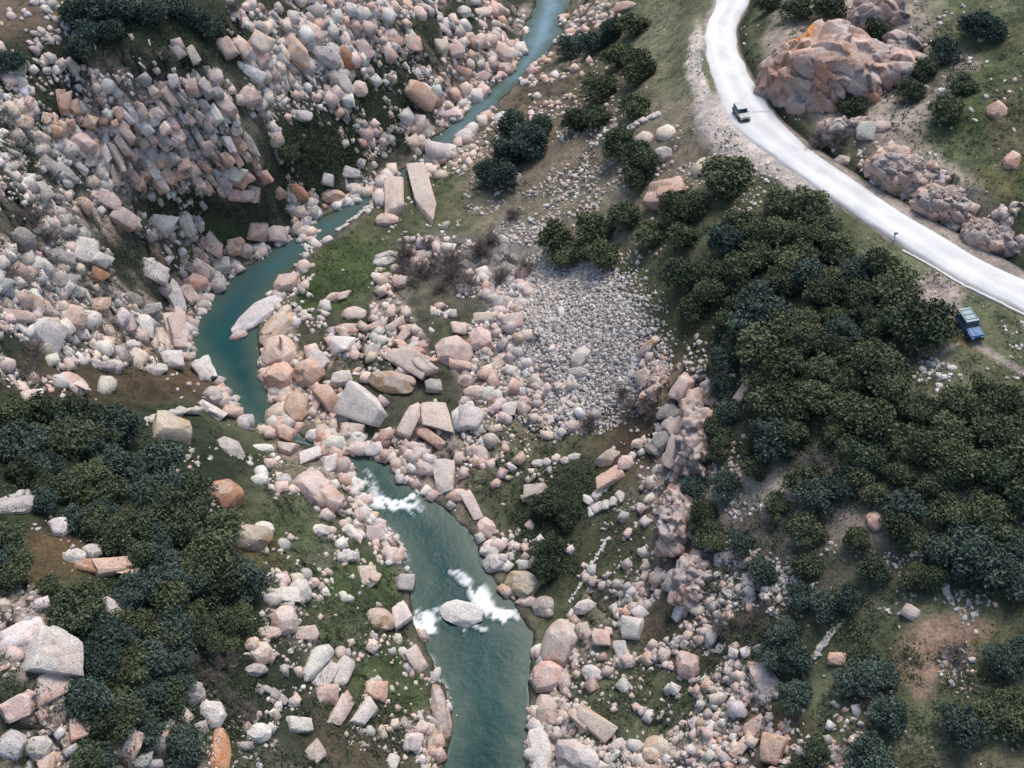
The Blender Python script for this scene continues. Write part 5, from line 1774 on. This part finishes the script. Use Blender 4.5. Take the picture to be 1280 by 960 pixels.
def ell(cx, cy, rx, ry, rot=0):
    a = math.radians(rot); return [(cx + rx * math.cos(g) * math.cos(a) - ry * math.sin(g) * math.sin(a), cy + rx * math.cos(g) * math.sin(a) + ry * math.sin(g) * math.cos(a)) for g in np.linspace(0, 6.283, 20)[:-1]]
scrub('undergrowth', 'low dark green scrub between the stones and under the bushes', [
    (ell(400,185,62,55), 520, 22, 1), (ell(270,258,92,26), 420, 22, 1), (ell(480,110,50,60), 350, 22, .9), (ell(230,60,140,60), 500, 22, 1), (ell(20,230,50,90), 250, 22, 1), (ell(200,310,60,30), 200, 20, .8),
    (ell(400,90,260,100), 900, 18, .9), ([(0,120),(330,120),(380,280),(250,380),(230,470),(0,470)], 2600, 24, 1.5), ([(100,60),(560,20),(560,160),(420,280),(320,260),(300,120)], 1500, 24, 1.5), ([(380,0),(660,0),(600,110),(480,220),(400,240)], 700, 20, .8), ([(330,560),(430,600),(540,860),(540,960),(300,960)], 700, 20, .8), ([(840,600),(980,700),(960,900),(760,960),(690,800)], 600, 18, .7), ([(0,700),(250,960),(0,960)], 500, 22, 1), (ell(150,600,220,110,15), 1200, 24, 1.1), (ell(220,800,150,160), 1500, 24, 1.1), (ell(400,720,90,120,-30), 600, 18, .7), (ell(490,850,50,90), 350, 18, .6), (ell(350,900,110,70), 500, 20, .8), (ell(60,440,100,50), 300, 18, .8),
    (ell(710,650,70,70), 550, 20, .8), (ell(1010,480,160,190,20), 2000, 24, 1.1), (ell(1180,600,120,100), 900, 22, 1), (ell(980,760,150,110), 900, 20, .8), (ell(880,330,130,90,30), 700, 20, .9), (ell(1000,850,120,100), 500, 20, .8), (ell(1180,860,100,60), 400, 20, .8),
    (ell(700,140,90,110,30), 500, 18, .8), (ell(600,220,60,60), 250, 18, .8), (ell(1000,40,120,50), 400, 20, .8), (ell(1180,110,110,90), 500, 20, .8), (ell(460,430,50,40), 160, 18, .6), (ell(650,600,120,60), 400, 16, .6)],
    LEAF['dark'], .13)
scrub('grass', 'rough green grass tufts on the terraces and banks', [
    ([(-260,-60),(1540,-60),(1540,1100),(-260,1100)], 13000, 9, .35),
    (ell(430,335,64,40,-30), 900, 9, .35), (ell(700,240,130,90,-30), 700, 8, .4), (ell(840,60,60,80), 700, 8, .35), (ell(870,200,80,60), 500, 8, .35), (ell(1180,430,100,80), 1200, 8, .35), (ell(1120,330,70,40), 500, 8, .35), (ell(800,870,90,70), 900, 9, .35),
    (ell(780,690,70,90,40), 800, 9, .4), (ell(1210,740,80,60), 700, 9, .4), (ell(1170,930,120,40), 800, 9, .4), (ell(1200,210,100,120), 1300, 9, .45), (ell(1200,30,100,50), 500, 9, .4), (ell(420,700,80,110,-30), 700, 9, .4), (ell(480,870,50,80), 600, 9, .4), (ell(170,480,100,30), 300, 8, .35), (ell(620,580,120,50), 500, 8, .35), (ell(930,520,60,70), 300, 8, .4)],
    make_leaf_mat('grass_blades', (.050, .060, .03), (.15, .155, .095)), .10)

# ------------------------------------------------------------------ roadside things
def strip(name, pts, w, h, mat):
    """a low solid strip of rectangular section laid along pts"""
    pts = np.array(pts); V = []
    for i, p in enumerate(pts):
        t = pts[min(i + 1, len(pts) - 1)] - pts[max(i - 1, 0)]; t[2] = 0; t /= np.linalg.norm(t); n = np.array([-t[1], t[0], 0])
        j = rng.normal(0, .03)
        V += [p - n * w / 2 + (0, 0, -.25), p - n * w / 2 + (0, 0, h + j), p + n * w / 2 + (0, 0, h + j), p + n * w / 2 + (0, 0, -.25)]
    Fc = []
    for i in range(len(pts) - 1):
        a = i * 4; b = a + 4
        for k in range(3): Fc.append((a + k, b + k, b + k + 1, a + k + 1))
    Fc += [(0, 1, 2, 3), ((len(pts) - 1) * 4 + 3, (len(pts) - 1) * 4 + 2, (len(pts) - 1) * 4 + 1, (len(pts) - 1) * 4)]
    return mesh_from(name, V, Fc)
CONC = plain('pale_concrete', (.55, .54, .51), .9, nz=.2, nscale=2)
edge = catmull(on_plane([(1128,313),(1165,334),(1200,356),(1240,376),(1285,399),(1340,424)], [27.0,27.3,27.6,27.9,28.1,28.3]), 8)
edge[:, 2] = height(edge[:, 0], edge[:, 1])
tag(link('kerb', strip('kerb', edge, .35, .14, CONC), CONC), kind='structure')
# the grey joint across the road
ja = on_plane([(921,141),(974,139)], [24.5, 24.5]); ja[:, 2] = [24.62, 24.62]
jp = [ja[0] + (ja[1] - ja[0]) * t for t in np.linspace(-.02, .84, 14)]
rz_ = lambda p: float(zr[np.argmin(np.abs(GY - p[1])), np.argmin(np.abs(GX - p[0]))])
def road_top(x, y):
    d_, b_ = seg_dist(np.array([x]), np.array([y]), road_mid); i_ = min(int(b_[0]), len(road_mid) - 2); f_ = b_[0] - i_
    z_ = road_mid[i_][2] * (1 - f_) + road_mid[i_ + 1][2] * f_; h_ = road_halfw[i_]
    return z_ + .05 + .07 * max(0, 1 - (d_[0] / h_) ** 2)
V = []
for k_, p in enumerate(jp):
    for s_ in (-1, 1): V.append((p[0], p[1] + s_ * (.22 + .1 * vnoise(np.array([k_ * .7]), np.array([0.]))[0]), road_top(p[0], p[1] + s_ * .2) + .012))
Fc = [(2 * i, 2 * i + 2, 2 * i + 3, 2 * i + 1) for i in range(len(jp) - 1)]
tag(link('road_marking', mesh_from('road_marking', V, Fc), plain('bluish_grey_concrete', (.46, .50, .54), .8, nz=.2, nscale=3)), kind='structure')

def box(bm, c, s, rot=None, bev=0.0, taper=None):
    M_ = Matrix.Translation(c) @ (rot or Matrix.Identity(4)) @ Matrix.Diagonal((*s, 1))
    g = bmesh.ops.create_cube(bm, size=1, matrix=M_)
    if bev:
        es = list({e for v in g['verts'] for e in v.link_edges})
        bmesh.ops.bevel(bm, geom=es, offset=bev, segments=2, profile=.6, affect='EDGES')
def cyl(bm, c, r, h, axis='Z', seg=20, r2=None):
    R = {'Z': Matrix.Identity(4), 'Y': Matrix.Rotation(math.pi / 2, 4, 'X'), 'X': Matrix.Rotation(math.pi / 2, 4, 'Y')}[axis]
    bmesh.ops.create_cone(bm, cap_ends=True, segments=seg, radius1=r, radius2=r if r2 is None else r2, depth=h, matrix=Matrix.Translation(c) @ R)
def prism(bm, prof, y0, y1, inset=0.0):
    """side profile (x, z) pulled across from y0 to y1"""
    a = [bm.verts.new((x, y0, z)) for x, z in prof]; b = [bm.verts.new((x, y1, z)) for x, z in prof]
    bm.faces.new(a[::-1]); bm.faces.new(b)
    for i in range(len(prof)):
        j = (i + 1) % len(prof); bm.faces.new((a[i], a[j], b[j], b[i]))
def bobj(name, bm, mat, parent, sm=False):
    bmesh.ops.recalc_face_normals(bm, faces=bm.faces)
    me = bpy.data.meshes.new(name); bm.to_mesh(me); bm.free()
    if sm:
        for p in me.polygons: p.use_smooth = True
    return link(name, me, mat, parent)

def marker():
    p, n, d = ground([(1117, 299)])
    root = bpy.data.objects.new('roadside_marker', None); COL.objects.link(root); root.location = p[0]
    tag(root, 'small grey green marker standing on the lower edge of the white road', 'marker post')
    G_ = plain('weathered_green_grey_paint', (.36, .42, .42), .6, nz=.2)
    bm = bmesh.new(); box(bm, (0, 0, .5), (.14, .10, 1.3), bev=.015); bobj('post', bm, G_, root)
    bm = bmesh.new(); box(bm, (0, -.07, 1.05), (.5, .05, .36), bev=.02); bobj('plate', bm, G_, root)
    bm = bmesh.new(); box(bm, (0, 0, .03), (.5, .5, .3), bev=.04); bobj('base', bm, CONC, root)
marker()

# ------------------------------------------------------------------ the blue off-road car
def car(name, label, place, head, paint, top, rack, scale):
    blue = plain('car_paint', paint, .4, .0, nz=.12, nscale=1.5)
    pale = plain('car_roof', top, .45, nz=.12, nscale=3)
    glass = plain('dark_glass', (.012, .03, .04), .08)
    black = plain('black_trim', (.02, .02, .022), .6)
    rub = plain('tyre_rubber', (.025, .025, .025), .85)
    steel = plain('wheel_steel', (.35, .36, .37), .35, .8)
    lamp = plain('lamp_glass', (.75, .78, .8), .15)
    red = plain('red_lamp', (.35, .02, .02), .3)
    root = bpy.data.objects.new(name, None); COL.objects.link(root)
    a, b = on_plane(head, [place[2]] * 2); d = b - a
    root.location = place; root.rotation_euler = (0, 0, math.atan2(d[1], d[0]))
    root.scale = scale
    tag(root, label, 'car', 'cars by the white road')
    W = .84
    bm = bmesh.new()
    prism(bm, [(-2.0, .50), (-2.02, .98), (-1.95, 1.12), (.55, 1.14), (.62, 1.12), (1.85, 1.03), (2.02, .92), (2.02, .50), (1.78, .48), (1.70, .74), (1.50, .90), (1.16, .90), (.96, .74), (.88, .45), (-.86, .45), (-.94, .74), (-1.14, .90), (-1.48, .90), (-1.68, .74), (-1.76, .48)], -W, W)
    bmesh.ops.bevel(bm, geom=[e for e in bm.edges if abs(e.verts[0].co.y - e.verts[1].co.y) < 1e-4 and min(e.verts[0].co.z, e.verts[1].co.z) > .9], offset=.05, segments=2, affect='EDGES')
    body = bobj('body', bm, blue, root)
    bm = bmesh.new(); prism(bm, [(.60, 1.14), (.64, 1.19), (1.86, 1.09), (1.93, 1.02), (1.8, 1.0)], -.68, .68); bobj('bonnet', bm, blue, root)
    bm = bmesh.new(); box(bm, (1.25, 0, 1.17), (.7, .36, .05), Matrix.Rotation(.08, 4, 'Y'), .02); bobj('air_scoop', bm, blue, root)
    # cabin: pillars and panels round real panes
    bm = bmesh.new()
    for s in (-1, 1):
        for x0, z0, x1, z1, w_ in ((.58, 1.13, .22, 1.74, .08), (-.42, 1.13, -.44, 1.74, .09), (-1.24, 1.13, -1.26, 1.74, .12), (-1.93, 1.12, -1.86, 1.74, .11)):
            dx, dz = x1 - x0, z1 - z0; L_ = math.hypot(dx, dz)
            box(bm, ((x0 + x1) / 2, s * .755, (z0 + z1) / 2), (w_, .07, L_), Matrix.Rotation(math.atan2(dx, dz), 4, 'Y'))
    bobj('pillars', bm, blue, root)
    bm = bmesh.new(); box(bm, (-.83, 0, 1.80), (2.22, 1.60, .13), bev=.05)
    for k in (-.45, -.15, .15, .45): box(bm, (-.85, k, 1.875), (1.9, .05, .03), bev=.01)
    bobj('roof', bm, pale, root)
    bm = bmesh.new()
    for s in ((-.66, .66) if rack else ()): box(bm, (-.85, s, 1.93), (1.7, .035, .035))
    if rack:
        for x in (-1.6, -.85, -.1): box(bm, (x, 0, 1.945), (.045, 1.35, .03))
        bobj('roof_rack', bm, black, root)
    else: bm.free()
    bm = bmesh.new(); box(bm, (.40, 0, 1.44), (.03, 1.42, .68), Matrix.Rotation(math.atan2(-.36, .61), 4, 'Y')); bobj('windscreen', bm, glass, root)
    bm = bmesh.new(); box(bm, (-1.90, 0, 1.44), (.03, 1.40, .58)); bobj('rear_window', bm, glass, root)
    for s in (-1, 1):
        for x, l in ((-.02, .78), (-.84, .72), (-1.58, .52)):
            bm = bmesh.new(); box(bm, (x - (.04 if x > -.1 else 0), s * .755, 1.43), (l, .02, .56)); bobj('side_window', bm, glass, root)
        for x, l in ((.04, .88), (-.86, .80)):
            bm = bmesh.new(); box(bm, (x, s * (W + .012), .84), (l, .035, .56), bev=.012); dr_o = bobj('door', bm, blue, root)
            bm = bmesh.new(); box(bm, (x - l * .32, s * (W + .045), .98), (.14, .03, .035), bev=.008); bobj('handle', bm, black, dr_o)
        bm = bmesh.new(); box(bm, (-.02, s * (W + .05), .42), (1.7, .14, .06), bev=.02); bobj('side_step', bm, black, root)
        bm = bmesh.new(); box(bm, (.50, s * (W + .15), 1.22), (.10, .20, .15), bev=.03); bobj('mirror', bm, black, root)
        for x in (1.33, -1.31):
            bm = bmesh.new()
            pr = [(x + .52 * math.cos(g), .40 + .52 * math.sin(g)) for g in np.linspace(.05, math.pi - .05, 10)] + [(x + .44 * math.cos(g), .40 + .44 * math.sin(g)) for g in np.linspace(math.pi - .05, .05, 10)]
            prism(bm, pr, s * (W - .05), s * (W + .11)); bobj('wheel_arch', bm, black, root)
            w = bpy.data.objects.new('wheel', None); COL.objects.link(w); w.parent = root; w.location = (x, s * (W - .06), .38)
            bm = bmesh.new()
            prof = [(.22, -.12), (.34, -.13), (.375, -.10), (.385, 0), (.375, .10), (.34, .13), (.22, .12)]; seg = 24
            ring = [[bm.verts.new((r_ * math.cos(6.2832 * k / seg), y_, r_ * math.sin(6.2832 * k / seg))) for r_, y_ in prof] for k in range(seg)]
            for k in range(seg):
                for j in range(len(prof)):
                    bm.faces.new((ring[k][j], ring[(k + 1) % seg][j], ring[(k + 1) % seg][(j + 1) % len(prof)], ring[k][(j + 1) % len(prof)]))
            bobj('tyre', bm, rub, w, True)
            bm = bmesh.new(); cyl(bm, (0, s * .03, 0), .225, .12, 'Y', 20); cyl(bm, (0, s * .10, 0), .07, .05, 'Y', 12); bobj('rim', bm, steel, w)
        bm = bmesh.new(); cyl(bm, (2.03, s * .58, .82), .12, .05, 'X', 18); bobj('headlight', bm, lamp, root)
        bm = bmesh.new(); box(bm, (-2.03, s * .72, .84), (.04, .12, .28), bev=.01); bobj('tail_light', bm, red, root)
    bm = bmesh.new(); box(bm, (2.035, 0, .80), (.03, .86, .24), bev=.01)
    for k in range(7): box(bm, (2.06, -.36 + .12 * k, .80), (.02, .03, .2))
    bobj('grille', bm, black, root)
    for x in (2.14, -2.12):
        bm = bmesh.new(); box(bm, (x, 0, .54), (.18, 1.72, .20), bev=.04); bobj('bumper', bm, black, root)
    sp_ = bpy.data.objects.new('spare_wheel', None); COL.objects.link(sp_); sp_.parent = root; sp_.location = (-2.16, .1, 1.0)
    bm = bmesh.new(); cyl(bm, (0, 0, 0), .35, .20, 'X', 24); bmesh.ops.bevel(bm, geom=bm.edges[:], offset=.03, segments=2, affect='EDGES'); bobj('tyre', bm, rub, sp_, False)
    bm = bmesh.new(); cyl(bm, (-.09, 0, 0), .2, .05, 'X', 20); bobj('rim', bm, steel, sp_)
    bm = bmesh.new(); box(bm, (0, 0, .5), (3.4, 1.2, .22)); bobj('chassis', bm, black, root)
car('off_road_car', 'blue off-road car with a pale roof parked on the grass below the road', (cxy[0], cxy[1], float(height(cxy[0:1], cxy[1:2])[0])), [(1198, 396), (1219, 427)], (.02, .13, .30), (.25, .37, .41), True, (.98, 1.02, 1.0))
w_ = on_plane([(926, 145)], [24.7])[0]
car('parked_car', 'small dull grey car with dark windows at the pull-out of the white road', (w_[0], w_[1], road_top(w_[0], w_[1]) - .01), [(918, 131), (931, 152)], (.30, .34, .33), (.44, .48, .47), False, (.80, .90, .80))
